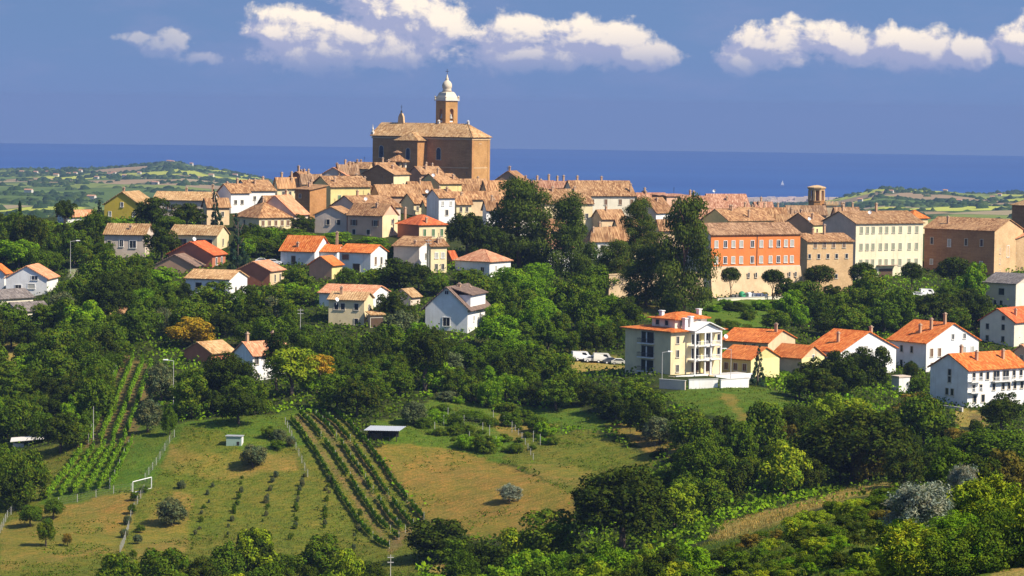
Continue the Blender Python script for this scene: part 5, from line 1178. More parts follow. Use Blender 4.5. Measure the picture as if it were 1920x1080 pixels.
# trunks: unit height, forked limbs reaching into the crown
def trunk_mesh(name, seed, mat, limbs=5, lean=0.06, r=0.05):
    rng = random.Random(seed); mb = MB()
    pts = [Vector((0, 0, -0.12)), Vector((rng.uniform(-lean, lean), rng.uniform(-lean, lean), 0.33)), Vector((rng.uniform(-lean, lean) * 1.5, rng.uniform(-lean, lean) * 1.5, 0.66)), Vector((rng.uniform(-lean, lean) * 2, rng.uniform(-lean, lean) * 2, 1.0))]
    rad = [r * 1.35, r, r * 0.72, r * 0.35]
    for i in range(3): mb.tube(pts[i], pts[i + 1], rad[i], rad[i + 1], 7)
    for k in range(limbs):
        a = k * 2.4 + rng.random(); t_ = 0.45 + 0.45 * k / limbs
        p = pts[1].lerp(pts[3], (t_ - 0.33) / 0.67)
        q = p + Vector((math.cos(a) * 0.28, math.sin(a) * 0.28, 0.22))
        mb.tube(p, q, r * 0.5, r * 0.2, 5)
    return mb.mesh(name, mat, True)
TRUNK = [trunk_mesh('trunk', i, BARK) for i in range(3)]
PTRUNK = [trunk_mesh('trunk', 7 + i, BARKR, 7, 0.05, 0.035) for i in range(2)]
# kind: crown shapes, leaf, trunk set, words
KIND = {
 'dark': ('rough', 'dark', 'dark green'), 'oak': ('big', 'dark', 'dark green'), 'mid': ('round', 'mid', 'mid green'), 'midr': ('rough', 'mid', 'mid green'), 'bigmid': ('big', 'mid', 'mid green'), 'bright': ('rough', 'bright', 'bright green'),
 'bigbright': ('big', 'bright', 'bright green'), 'lime': ('feather', 'lime', 'yellow green'), 'olive': ('round', 'olive', 'grey green'), 'silver': ('feather', 'silver', 'silvery grey'), 'ochre': ('rough', 'ochre', 'golden yellow'), 'rust': ('rough', 'rust', 'yellowish brown'),
 'pine': ('pine', 'pine', 'dark green'), 'fir': ('fir', 'fir', 'blue green'), 'cypress': ('cypress', 'cypress', 'blackish green'), 'ball': ('ball', 'dark', 'dark green'), 'limer': ('rough', 'lime', 'yellow green'), 'acacia': ('feather', 'mid', 'mid green'), 'fbright': ('feather', 'bright', 'bright green'),
}
TN = {'fir': 'fir_tree', 'cypress': 'cypress_tree', 'pine': 'pine_tree', 'silver': 'olive_tree', 'olive': 'olive_tree'}
_tc = [0]
ALLTREES = []
def tree(kind, px, pyc, rx, ry, label, yb=None, D=None, group=None, name=None, cat='tree', depth=None, trunk_r=1.0, dmin=235):
    shape, leaf, _ = KIND[kind]
    _tc[0] += 1; rnd = random.Random(_tc[0] * 13 + int(px))
    if yb is None: yb = pyc + ry * 1.12
    if D is None: D = ground_at(px, yb, dmin).y
    s = px_per_m(D)
    c = at(px, pyc, D); g = gz(c.x, D)
    root = empty(name or TN.get(kind, 'broadleaf_tree' if leaf != 'dark' else 'dark_leaved_tree'), (c.x, D, g), 0)  # dark leaved trees named apart by leaf tone alone, species not known
    tag(root, label, cat, group)
    me = CR[shape][rnd.randrange(len(CR[shape]))]
    if not me.materials: me.materials.append(LEAF[leaf])
    hc = max(c.z - g, ry / s * 0.5)
    sx, sz = rx / s, ry / s
    k = 1.04
    cr = obj('crown', me, root, (0, 0, hc), (rnd.uniform(-0.12, 0.12), rnd.uniform(-0.12, 0.12), rnd.uniform(0, 6.28)), (sx * k, sx * k * (depth or rnd.uniform(0.85, 1.1)), sz * k))
    if cr.material_slots[0].material != LEAF[leaf]:
        cr.material_slots[0].link = 'OBJECT'; cr.material_slots[0].material = LEAF[leaf]
    tm = (PTRUNK if kind == 'pine' else TRUNK)
    th = hc + sz * (0.75 if kind in ('fir', 'cypress', 'pine') else 0.35)
    tr = max(0.5, min(th, sx * 1.6)) * trunk_r
    obj('trunk', tm[rnd.randrange(len(tm))], root, (0, 0, 0), (0, 0, rnd.uniform(0, 6.28)), (tr, tr, th))
    ALLTREES.append((px, pyc, rx, ry, D))
    return root
def nth(n):
    return {1: 'first', 2: 'second', 3: 'third', 4: 'fourth', 5: 'fifth', 6: 'sixth', 7: 'seventh', 8: 'eighth', 9: 'ninth', 10: 'tenth'}.get(n) or '%d%s' % (n, 'th' if 10 < n % 100 < 14 else {1: 'st', 2: 'nd', 3: 'rd'}.get(n % 10, 'th'))
def wood(poly, spacing, kinds, where, group, seed, holes=(), rr=(0.62, 1.25), asp=(0.7, 1.2), cat='tree', word='tree', name=None, dmin=235, mind=1.0):
    """crown centres spread through an outline of the photograph, one tree each"""
    rng = random.Random(seed)
    xs = [p[0] for p in poly]; ys = [p[1] for p in poly]
    pts = []
    for _ in range(6000):
        x = rng.uniform(min(xs), max(xs)); y = rng.uniform(min(ys), max(ys))
        if not in_poly(np.array([x]), np.array([y]), poly)[0]: continue
        if any(h[0] < x < h[2] and h[1] < y < h[3] for h in holes): continue
        if any((x - a) ** 2 + ((y - b) * 1.35) ** 2 < (spacing * (mind if mind == 1.0 else rng.uniform(mind, 1.5))) ** 2 for a, b, *_ in pts): continue
        pts.append((x, y))
    pts.sort()
    names = [k for k, w_ in kinds for _ in range(w_)]
    for i, (x, y) in enumerate(pts):
        k = rng.choice(names); r = spacing * rng.uniform(*rr)
        tree(k, x, y, r, r * rng.uniform(*asp), '%s %s %s, %s from left' % (KIND[k][2], word, where, nth(i + 1)), group=group, cat=cat, name=name, dmin=dmin, yb=y + (r * 0.95 if cat == 'tree' else r * 0.3))
    return len(pts)
MIX = [('dark', 4), ('mid', 3), ('midr', 5), ('acacia', 3), ('fbright', 1), ('bright', 1), ('olive', 1)]
MIXD = [('dark', 6), ('mid', 2), ('midr', 3), ('acacia', 2)]
MIXB = [('mid', 2), ('midr', 4), ('acacia', 3), ('bright', 3), ('fbright', 2), ('dark', 2), ('limer', 1)]
nt = 0
nt += wood([(-60,615),(-60,800),(60,805),(125,835),(165,800),(200,720),(228,665),(230,632),(150,615),(60,585)], 33, MIX, 'on the slope left of the upper vineyard', 'trees left of the vineyard', 1, holes=[(-20,632,42,705)])
nt += wood([(-60,420),(10,415),(95,432),(190,428),(190,462),(205,500),(178,500),(120,455),(100,500),(-60,470)], 28, MIXD, 'in the top left corner of the wood', 'trees at the top left', 2, holes=[(115,485,180,545)])
nt += wood([(195,500),(285,505),(345,545),(350,590),(240,620),(160,600),(110,600),(110,575),(170,530)], 31, MIX, 'between the loggia house and the barn', 'trees below the loggia house', 3, holes=[(165,575,250,612)])
nt += wood([(355,590),(440,560),(520,560),(560,610),(590,630),(590,690),(560,640),(440,630),(350,600)], 32, MIXD, 'above the tan roofed barn', 'trees above the barn', 4)
nt += wood([(565,650),(620,650),(720,640),(760,600),(785,620),(800,655),(900,665),(1000,640),(1060,690),(1080,730),(1010,745),(900,740),(830,700),(700,735),(610,740),(560,720)], 30, MIX, 'below the cream farmhouse and grey gabled house', 'trees of the middle wood', 5)
nt += wood([(330,720),(400,715),(480,745),(480,765),(400,770),(345,765)], 33, MIXD, 'in the dark clump right of the vineyard', 'trees right of the vineyard', 6)
nt += wood([(912,600),(945,555),(985,540),(1060,555),(1150,560),(1185,590),(1160,630),(1110,640),(1060,650),(1000,630)], 30, MIXB, 'on the green bank left of the apartment block', 'trees on the bank by the apartments', 7)
nt += wood([(1075,730),(1150,745),(1225,755),(1275,795),(1370,825),(1375,845),(1290,828),(1200,792),(1110,760)], 31, [('dark', 6), ('mid', 4), ('midr', 2), ('olive', 1)], 'below the apartment block terrace', 'trees below the apartment block', 8)
nt += wood([(1300,855),(1400,815),(1480,775),(1560,765),(1660,775),(1740,770),(1790,810),(1880,835),(1990,860),(1990,905),(1800,905),(1700,880),(1600,880),(1520,890),(1440,900),(1330,940),(1255,960),(1230,905)], 38, [('oak', 3), ('dark', 4), ('bigmid', 3), ('mid', 3), ('rust', 1), ('limer', 1)], 'in the big wood below the orange roofed houses', 'trees of the right hand wood', 9)
nt += wood([(1480,545),(1560,545),(1640,550),(1720,560),(1790,540),(1835,550),(1832,600),(1790,605),(1740,590),(1650,595),(1560,612),(1490,612),(1450,600)], 30, MIXD + [('midr', 3), ('bright', 1)], 'on the bank behind the orange roofed houses', 'trees behind the orange roofed houses', 10)
nt += wood([(1480,690),(1520,675),(1590,672),(1655,690),(1650,715),(1570,722),(1490,722)], 34, [('mid', 5), ('dark', 3)], 'in the clump before the curved gable', 'trees before the curved gable', 11, dmin=500)
nt += wood([(180,1095),(260,1065),(400,1055),(480,1040),(560,1065),(640,1050),(720,1085),(760,1110),(600,1130),(200,1130)], 42, [('mid', 4), ('midr', 4), ('dark', 2), ('limer', 2)], 'along the bottom border below the young olives', 'trees along the bottom border', 12, dmin=300)
nt += wood([(860,1040),(960,1030),(1060,1060),(1180,1065),(1230,1030),(1330,1050),(1320,1110),(1000,1120),(800,1110)], 38, MIXB, 'at the bottom border under the big dark oak', 'trees under the big oak', 13, dmin=290)
nt += wood([(-60,880),(20,860),(60,890),(50,930),(-60,960)], 44, MIX, 'at the left border beside the lower vineyard', 'trees at the left border', 14)
nt += wood([(1300,1060),(1400,1015),(1500,978),(1590,948),(1680,928),(1690,1000),(1700,1110),(1290,1110)], 27, [('midr', 3), ('bright', 2), ('limer', 2), ('dark', 2), ('rust', 1)], 'on the scrubby bank at the bottom right', 'scrub on the near bank', 15, rr=(0.6, 1.3), asp=(0.45, 0.7), cat='shrub', word='shrub', name='shrub')
nt += wood([(1690,1000),(1780,1010),(1990,900),(1990,1110),(1700,1110)], 60, [('bigbright', 3), ('bigmid', 3), ('lime', 3)], 'in the leafy bottom right corner', 'trees in the bottom right corner', 16)
nt += wood([(830,745),(900,745),(985,775),(1050,815),(1040,832),(985,850),(880,842),(800,815),(790,790)], 27, [('mid', 3), ('midr', 3), ('bright', 2), ('olive', 1)], 'in the terraced gardens right of the shed', 'shrubs of the terraced gardens', 17, rr=(0.2, 0.85), asp=(0.45, 0.9), cat='shrub', mind=0.45, word='shrub', name='shrub', holes=[(905,795,960,822)])
nt += wood([(990,760),(1075,755),(1160,790),(1275,835),(1270,870),(1235,862),(1150,806),(1060,775)], 20, [('dark', 3), ('mid', 3), ('bright', 1)], 'along the hedge above the green field', 'hedge shrubs above the green field', 18, rr=(0.3, 0.8), asp=(0.45, 0.8), cat='shrub', mind=0.5, word='shrub', name='shrub', holes=[(1010,755,1130,800),(1140,795,1260,850)])
nt += wood([(450,445),(540,440),(585,452),(560,460),(520,472),(455,470)], 20, MIXD + [('bright', 3)], 'in the hedge above the orange roofed villas', 'hedge trees above the orange roofs', 19, asp=(0.6, 0.9))
nt += wood([(1318,572),(1350,568),(1465,572),(1445,618),(1335,628)], 36, [('midr', 3), ('bright', 3), ('dark', 2)], 'on the lawn under the orange palazzo', 'shrubs on the palazzo lawn', 23, rr=(0.18, 0.6), asp=(0.4, 0.8), cat='shrub', word='shrub', name='shrub', mind=0.5)
# trees that stand out
def tr(kind, px, py, rx, ry, label, **k): return tree(kind, px, py, rx, ry, label, **k)
PG = 'tall pines in front of the old town'
tr('pine', 975, 420, 66, 78, 'largest pine with layered dark crown right of the narrow white house', yb=498, group=PG)
tr('pine', 1070, 452, 42, 76, 'slender tall pine, second from the left in front of the long cream house', yb=520, group=PG)
tr('pine', 1200, 425, 36, 46, 'pine with compact top standing before the lilac grey gabled house', yb=560, group=PG)
tr('pine', 1212, 515, 44, 52, 'low spreading pine in front of the compact pine', yb=575, group=PG)
tr('pine', 1285, 478, 54, 102, 'tallest pine, left of the orange palazzo', yb=592, group=PG)
tr('pine', 1160, 500, 40, 46, 'leaning pine with open crown, left of the low spreading pine', yb=560, group=PG)
tr('dark', 875, 438, 38, 38, 'round dark tree left of the largest pine', yb=486)
tr('dark', 915, 458, 32, 34, 'dark tree against the trunk of the largest pine', yb=500)
tr('bright', 960, 530, 34, 26, 'light green tree under the largest pine')
tr('bright', 1010, 520, 30, 24, 'light green bush between the two leftmost pines')
tr('mid', 1120, 528, 40, 26, 'mid green tree under the white house between the pines')
ST = 'clipped street trees along the promenade'
for k, (x, y, a, b) in enumerate([(1370,517,21,17), (1450,521,22,17), (1536,517,34,21), (1617,511,27,20), (1710,510,24,19), (1788,505,34,24)]):
    tree('ball', x, y, a, b, 'clipped round street tree with bare trunk, %s from the orange palazzo\'s left end' % nth(k + 1), yb=(563 if k < 3 else 556), group=ST, trunk_r=0.55)
tr('bright', 1824, 533, 30, 36, 'light topped green tree below the massive brick palazzo')
tr('fir', 446, 455, 25, 56, 'tall blue green fir beside the house with the dark veranda', yb=512)
tr('fir', 404, 390, 13, 36, 'slim dark fir at the left end of the old town', yb=430)
tr('cypress', 38, 408, 6, 30, 'thin cypress standing alone against the far fields', yb=440)
tr('fir', 186, 400, 17, 26, 'small dark fir left of the mustard yellow house', yb=428)
tr('dark', 122, 396, 22, 20, 'round dark treetop on the skyline left of the mustard house', yb=420)
tr('dark', 285, 402, 34, 28, 'dark cedar between the mustard house and the wide tan roof', yb=436)
tr('dark', 352, 402, 34, 22, 'dark creeper covered tree before the wide tan roof', yb=428)
tr('mid', 318, 420, 26, 14, 'low green tree above the dark veranda house')
tr('dark', 302, 456, 30, 32, 'dark round tree between the loggia house and the dark veranda')
tr('bright', 34, 476, 44, 26, 'bright bushy pine above the left border villas')
tr('bright', 232, 424, 34, 12, 'bright green hedge tree under the mustard house')
tr('mid', 40, 528, 14, 24, 'small green tree in front of the grey white villa')
tr('oak', 205, 556, 54, 50, 'large dark oak with white walls glimpsed beneath it', yb=614)
tr('bright', 300, 526, 36, 22, 'bright green acacia left of the white house with three windows')
tr('midr', 395, 568, 52, 34, 'dense green tree in front of the white house with three windows')
tr('ochre', 358, 624, 46, 26, 'golden flowering tree above the tan roofed barn')
tr('limer', 545, 690, 44, 34, 'yellow leaved tree in front of the white farmhouse', yb=745)
tr('ochre', 596, 684, 34, 18, 'yellow bough right of the yellow leaved tree', yb=740)
tr('dark', 520, 660, 30, 34, 'dark tree behind the yellow leaved tree', yb=735)
tr('oak', 428, 708, 62, 48, 'broad dark tree in front of the tan roofed barn', yb=765)
tr('dark', 670, 745, 38, 34, 'dark round tree above the metal roofed shed', yb=782)
tr('oak', 800, 660, 46, 50, 'large dark tree left of the terraced garden', yb=735)
tr('olive', 775, 775, 24, 20, 'round grey green olive right of the metal roofed shed', yb=797)
tr('rust', 700, 695, 22, 20, 'reddish bush above the metal roofed shed')
tr('bright', 938, 622, 42, 30, 'bright lime green tree right of the grey gabled house')
tr('bright', 985, 655, 22, 16, 'small lime green bush on the bank right of the grey gabled house')
HG = 'garden trees under the old town'
for k, (kd, x, y, a, b) in enumerate([('dark',470,440,24,20), ('dark',510,440,30,14), ('dark',566,420,22,18), ('mid',545,442,34,12), ('bright',628,447,30,11), ('bright',698,458,32,12), ('mid',733,476,18,16), ('mid',600,455,30,12), ('dark',660,462,30,10), ('dark',750,515,40,26), ('dark',785,520,28,24),
                                     ('mid',700,522,30,16), ('mid',650,520,20,16), ('midr',555,525,30,20), ('bright',545,548,34,18), ('olive',515,585,24,26), ('mid',565,556,26,14), ('dark',735,575,30,26), ('olive',760,600,26,22), ('mid',820,535,26,18), ('mid',900,540,34,24), ('bright',940,530,24,18), ('midr',880,520,34,14), ('mid',690,590,16,10)]):
    tree(kd, x, y, a, b, '%s garden tree under the old town, %s in the row from the left' % (KIND[kd][2], nth(k + 1)), group=HG)
tr('fir', 1422, 690, 20, 44, 'pointed fir between the apartment block and the yellow house', yb=724)
tr('ball', 1708, 694, 15, 17, 'small dome shaped bush before the wide orange roofed house', yb=712)
tr('mid', 1716, 722, 22, 14, 'light green bush under the dome shaped bush')
tr('rust', 1720, 765, 44, 30, 'yellowing tree left of the three storey villa', yb=800)
tr('dark', 1880, 770, 40, 34, 'dark oak standing before the three storey villa', yb=812)
tr('limer', 1450, 772, 22, 18, 'yellow flowering bush on the bright lawn edge', yb=795)
tr('bigmid', 1320, 880, 70, 62, 'large green tree behind the big dark oak', yb=950)
tr('oak', 1168, 950, 92, 82, 'big dark oak standing alone at the edge of the tan field', yb=1040)
tr('midr', 1030, 1012, 56, 48, 'green and yellow tree left of the big dark oak', yb=1064)
tr('dark', 822, 1012, 74, 38, 'wide dark bush at the foot of the vine rows', yb=1052)
tr('oak', 1600, 830, 110, 70, 'massive dark green oak in the middle of the right hand wood', yb=905)
tr('bigmid', 1850, 850, 80, 50, 'broad green tree below the three storey villa', yb=905)
tr('silver', 1725, 955, 66, 52, 'silvery grey willow leaved tree at the bottom right', yb=1030)
tr('silver', 1805, 905, 30, 36, 'slim silvery tree behind the silvery grey one', yb=955)
tr('lime', 1850, 955, 70, 62, 'feathery yellow green tree right of the silvery grey tree', yb=1040)
tr('bigmid', 1780, 1045, 90, 60, 'bushy green tree below the silvery grey tree', yb=1110)
tr('limer', 480, 1038, 46, 46, 'tall yellow green tree at the bottom border below the sapling rows', yb=1095)
tr('midr', 600, 1050, 52, 40, 'green tree at the bottom border right of the tall yellow green one', yb=1100)
# single trees on the open fields
tr('olive', 323, 962, 28, 25, 'round olive tree alone on the dry field with its shadow', yb=986)
tr('olive', 475, 854, 26, 20, 'round olive tree beside the small green hut', yb=877)
tr('silver', 956, 925, 24, 17, 'grey olive tree alone on the tan field', yb=944)
tr('mid', 86, 998, 18, 24, 'young tree on the dry field at the bottom left, nearest of three', yb=1026)
tr('mid', 101, 953, 18, 16, 'young tree on the dry field at the bottom left, rightmost of three', yb=976)
tr('mid', 58, 965, 24, 18, 'young tree on the dry field at the bottom left, leftmost of three', yb=988)
tr('rust', 126, 1012, 10, 10, 'little brownish sapling on the dry field', yb=1026)
tr('olive', 277, 780, 26, 28, 'grey green olive at the lower right end of the upper vineyard', yb=812)
tr('olive', 300, 720, 28, 34, 'grey green olive beside the upper vineyard rows', yb=760)
tr('mid', 318, 790, 14, 26, 'green tree at the foot of the tall pole', yb=816)
# ------------------------------------------------------------------ undergrowth, grass, far woods
def clump_mesh(name, P, h, size, rng, mat, per=8, spread=0.7):
    n = len(P)
    base = np.repeat(P, per, 0)
    off = rng.normal(0, spread, (n * per, 3)); off[:, 2] = np.abs(rng.normal(0, 0.45, n * per)) * np.repeat(h, per)
    d = rng.normal(0, 1, (n * per, 3)); d[:, 2] = np.abs(d[:, 2]) + 0.4; d /= np.linalg.norm(d, axis=1, keepdims=True)
    V, Q = leaves(base + off, d, size, rng)
    return quads_mesh(name, V, Q, mat)
rng = np.random.default_rng(21)
def on_ground(n, pxr, dr, power=1.0):
    px = rng.uniform(*pxr, n); D = dr[0] + (dr[1] - dr[0]) * rng.random(n) ** power
    x = (px - 960) / F * D
    return np.stack([x, D, ground_u(px, D)], 1)
def cover_of(P):
    px, py = project(P)
    C = np.tile(np.array(WOODFLOOR), (len(P), 1))
    for col, poly in PATCH: C[in_poly(px, py, poly)] = col
    return C, px, py
P = on_ground(60000, (-350, 2250), (400, 900)); C, px, py = cover_of(P)
mk = np.abs(C - np.array(WOODFLOOR)).sum(1) < 1e-6
mk &= ~((px > 1225) & (px < 1430) & (py > 690) & (py < 740))
mk &= ~((py < 470) & (px > 380) & (px < 1960))          # streets of the town stay clear
Pw = P[mk]
pick_ = np.sin(Pw[:, 0] * 0.09 + 1.3 * np.sin(Pw[:, 1] * 0.06)) * np.sin(Pw[:, 1] * 0.08) > 0.15
for nm_, sel_, lf_, lb_ in (('undergrowth', ~pick_, 'mid', 'low green bramble and bushes covering the slopes between the trees'), ('light_undergrowth', pick_, 'bright', 'patches of light yellow green scrub between the trees')):
    Ps = Pw[sel_]
    tag(obj(nm_, clump_mesh(nm_, Ps, rng.uniform(0.5, 2.0, len(Ps)), 0.55, rng, LEAF[lf_], 5, 0.8)), lb_, 'undergrowth', kind='stuff')
P = on_ground(34000, (-60, 1560), (440, 780)); C, px, py = cover_of(P)
fk_ = (C[:, 0] > 0.09) & (np.sin(P[:, 0] * 0.21 + 1.7 * np.sin(P[:, 1] * 0.13)) * np.sin(P[:, 1] * 0.17 + P[:, 0] * 0.05) > 0.25)
tag(obj('weeds', clump_mesh('weeds', P[fk_][:7500], rng.uniform(0.15, 0.5, min(7500, fk_.sum())), 0.26, rng, LEAF['midr' if 'midr' in LEAF else 'mid'], 4, 0.35)), 'rough weeds and tufts dotted over the fields', 'weeds', kind='stuff')
def grass_mesh(name, P, h, mat, per=5):
    n = len(P) * per
    b = np.repeat(P, per, 0) + np.concatenate([rng.normal(0, 0.35, (n, 2)), np.zeros((n, 1))], 1)
    a = rng.uniform(0, 6.28, n); d = np.stack([np.cos(a), np.sin(a), np.zeros(n)], 1); hh = np.repeat(h, per)[:, None] * rng.uniform(0.5, 1.3, (n, 1))
    tip = b + np.concatenate([rng.normal(0, 0.12, (n, 2)), hh], 1)
    V = np.stack([b - d * 0.05, b + d * 0.05, tip + d * 0.015, tip - d * 0.015], 1).reshape(-1, 3)
    return quads_mesh(name, V, np.arange(4 * n).reshape(-1, 4), mat)
DRYL = leafmat('leaf_straw', (0.33, 0.25, 0.085), trans=0.25)
P = on_ground(70000, (-100, 2050), (235, 620)); C, px, py = cover_of(P)
gre = (C[:, 1] > C[:, 0] * 0.95) & (C[:, 1] > 0.1); dry = (C[:, 0] > 0.28) & (C[:, 0] - C[:, 2] < 0.36)
tag(obj('grass', grass_mesh('grass', P[gre][:26000], rng.uniform(0.12, 0.4, gre.sum())[:26000], LEAF['meadow'])), 'short green grass of the orchard fields', 'grass', kind='stuff')
tag(obj('dry_grass', grass_mesh('dry_grass', P[dry][:26000], rng.uniform(0.12, 0.45, dry.sum())[:26000], DRYL)), 'yellow dry grass on the mown fields and near bank', 'grass', kind='stuff')

def far_woods():
    r = np.random.default_rng(5); N = 40000
    px = np.where(r.random(N) < 0.58, r.uniform(-420, 760, N), r.uniform(1380, 2350, N)); D = 1800 + 5600 * r.random(N) ** 1.1
    x = (px - 960) / F * D
    n1 = np.sin(x * 0.016 + 1.3 * np.sin(D * 0.006)) * np.sin(D * 0.010 + 1.7 * np.sin(x * 0.009)) + 0.5 * np.sin(x * 0.045 + D * 0.016) * np.sin(D * 0.036 - x * 0.02)
    rows = np.abs(np.sin(D * 0.0062 + 0.8 * np.sin(x * 0.0035))) < 0.05
    cols = np.abs(np.sin(x * 0.0085 + 0.9 * np.sin(D * 0.0021))) < 0.045
    crest = (D > 5700) | ((px > 1530) & (px < 1740) & (D > 4600) & (np.sin(x * 0.02) > -0.6))
    keep = (n1 > 0.50) | ((rows | cols) & (r.random(N) < 0.30)) | (crest & (n1 > -0.10))
    px, D, x = px[keep][:17000], D[keep][:17000], x[keep][:17000]
    z = far_z(px, D)
    octa = np.array([[1,0,0],[0,1,0],[-1,0,0],[0,-1,0],[0,0,1],[.7,.7,.15],[-.7,.7,.15],[-.7,-.7,.15],[.7,-.7,.15],[.62,0,.75],[0,.62,.75],[-.62,0,.75],[0,-.62,.75]])
    tri = np.array([[0,5,9],[5,10,9],[5,1,10],[1,6,10],[6,11,10],[6,2,11],[2,7,11],[7,12,11],[7,3,12],[3,8,12],[8,9,12],[8,0,9],[9,10,4],[10,11,4],[11,12,4],[12,9,4]])
    n = len(D); sc = r.uniform(3.5, 8.5, (n, 1, 1)) * np.array([1.0, 1.0, 0.75]) * r.uniform(0.8, 1.25, (n, 1, 3))
    V = octa[None] * sc * r.uniform(0.75, 1.25, (n, 13, 1)) + np.stack([x, D, z - 1], 1)[:, None]
    T_ = tri[None] + (np.arange(n) * 13)[:, None, None]
    m, t = material('far_foliage')
    ps = t.node('ShaderNodeNewGeometry').outputs['Position']; ri = t.node('ShaderNodeNewGeometry').outputs['Random Per Island']
    col = t.ramp(ri, [(0.0, (0.020, 0.040, 0.010)), (0.6, (0.035, 0.065, 0.014)), (1.0, (0.065, 0.095, 0.022))])
    finish(t, col, 0.95, t.noise(ps, 0.3, 3), 0.8, 2.0, 0.05)
    tag(obj('far_wood', quads_mesh('far_wood', V.reshape(-1, 3), T_.reshape(-1, 3), m)), 'hedgerows and woods hazed blue on the far hills', 'woodland', kind='stuff')
far_woods()
FWALL = plain('far_wall', (0.62, 0.57, 0.50), 0.9); FROOF = plain('far_roof', (0.50, 0.26, 0.15), 0.9)
def far_house(px, py, label, wide=12, dmin=1800):
    d = ray(px, py); d = d / d.y; Ds = np.arange(dmin, 12500, 20.0)
    g = far_z(np.full_like(Ds, 960 + F * d.x), Ds); k = np.nonzero(CAM.z + d.z * Ds <= g + 1)[0]
    if not len(k): return
    D = float(Ds[k[0]]); p = CAM + d * D; z = float(far_z(np.array([960 + F * d.x]), np.array([D]))[0])
    r = empty('farmhouse', (p.x, D, z), R(-25)); tag(r, label, 'farmhouse', 'farmhouses on the far hills')
    k = 0.62
    a, b, h = wide * k, 8 * k, 6 * k
    MB().add([(-a/2,0,-3),(a/2,0,-3),(a/2,b,-3),(-a/2,b,-3),(-a/2,0,h),(a/2,0,h),(a/2,b,h),(-a/2,b,h),(-a/2,b/2,h*1.4),(a/2,b/2,h*1.4)], [[0,1,5,4],[1,2,6,9,5],[2,3,7,6],[3,0,4,8,7]]).build('wall', FWALL, r)
    mb = MB(); slab(mb, [(-a/2-.5,-.5,h),(a/2+.5,-.5,h),(a/2+.5,b/2,h*1.42),(-a/2-.5,b/2,h*1.42)], 3, 2); slab(mb, [(a/2+.5,b+.5,h),(-a/2-.5,b+.5,h),(-a/2-.5,b/2,h*1.42),(a/2+.5,b/2,h*1.42)], 3, 2)
    mb.build('roof', FROOF, r)
FH = [(12,314),(22,318),(40,324),(66,325),(82,313),(90,325),(104,330),(128,328),(140,327),(150,322),(205,328),(212,326),(232,332),(260,326),(290,345),(316,304),(322,305),(350,306),(358,309),(395,330),(440,330),(160,313),(180,335),(52,360),(170,372)]
for i, (x, y) in enumerate(FH): far_house(x, y, 'tiny pale farmhouse on the far hills beyond the town, %s from the left' % nth(i + 1), 11 + (i * 7) % 9)
for i, (x, y) in enumerate([(1612,377),(1670,362),(1798,379),(1874,367),(1880,352),(1888,350),(1896,353),(1860,372),(1772,360),(1905,360)]): far_house(x, y, 'tiny pale farmhouse on the far hills right of the brick tower, %s from the left' % nth(i + 1), 12)
def coast_town():
    r = random.Random(4); mb = MB()
    for i in range(170):
        px = r.gauss(1480, 34) if i < 120 else r.uniform(1300, 1600); D = 7350 + r.uniform(-150, 350); x = (px - 960) / F * D
        z = float(far_z(np.array([px]), np.array([D]))[0]); a = r.uniform(5, 14); h = r.uniform(5, 15)
        mb.box(x - a, x + a, D, D + 15, z - 4, max(z, 0) + h)
    tag(mb.build('far_town', plain('town_pink', (0.66, 0.52, 0.44), 0.9, 0.25, nscale=0.02)), 'pale seaside town blurred together on the distant coast', 'town', kind='stuff')
coast_town()
def sail_boat():
    p = at(1467, 352, 9000); d = ray(1467, 349); D = CAM.z / (-d.z / d.y); x = d.x / d.y * D
    r = empty('sailing_boat', (x, D, 0)); tag(r, 'tiny white sailing boat far out on the blue sea', 'boat')
    MB().add([(-7,0,3),(7,0,3),(5,2,-1),(-5,2,-1),(-7,4,3),(7,4,3)], [[0,1,2,3],[3,2,5,4],[0,4,5,1],[0,3,4],[1,5,2]]).build('hull', WMETAL, r)
    MB().add([(-4.5,2,4.5),(5,2,4.5),(.5,2,19),(-4.5,2.3,4.5),(5,2.3,4.5),(.5,2.3,19)], [[0,1,2],[5,4,3],[0,3,4,1],[1,4,5,2],[2,5,3,0]]).build('sail', WMETAL, r)
sail_boat()

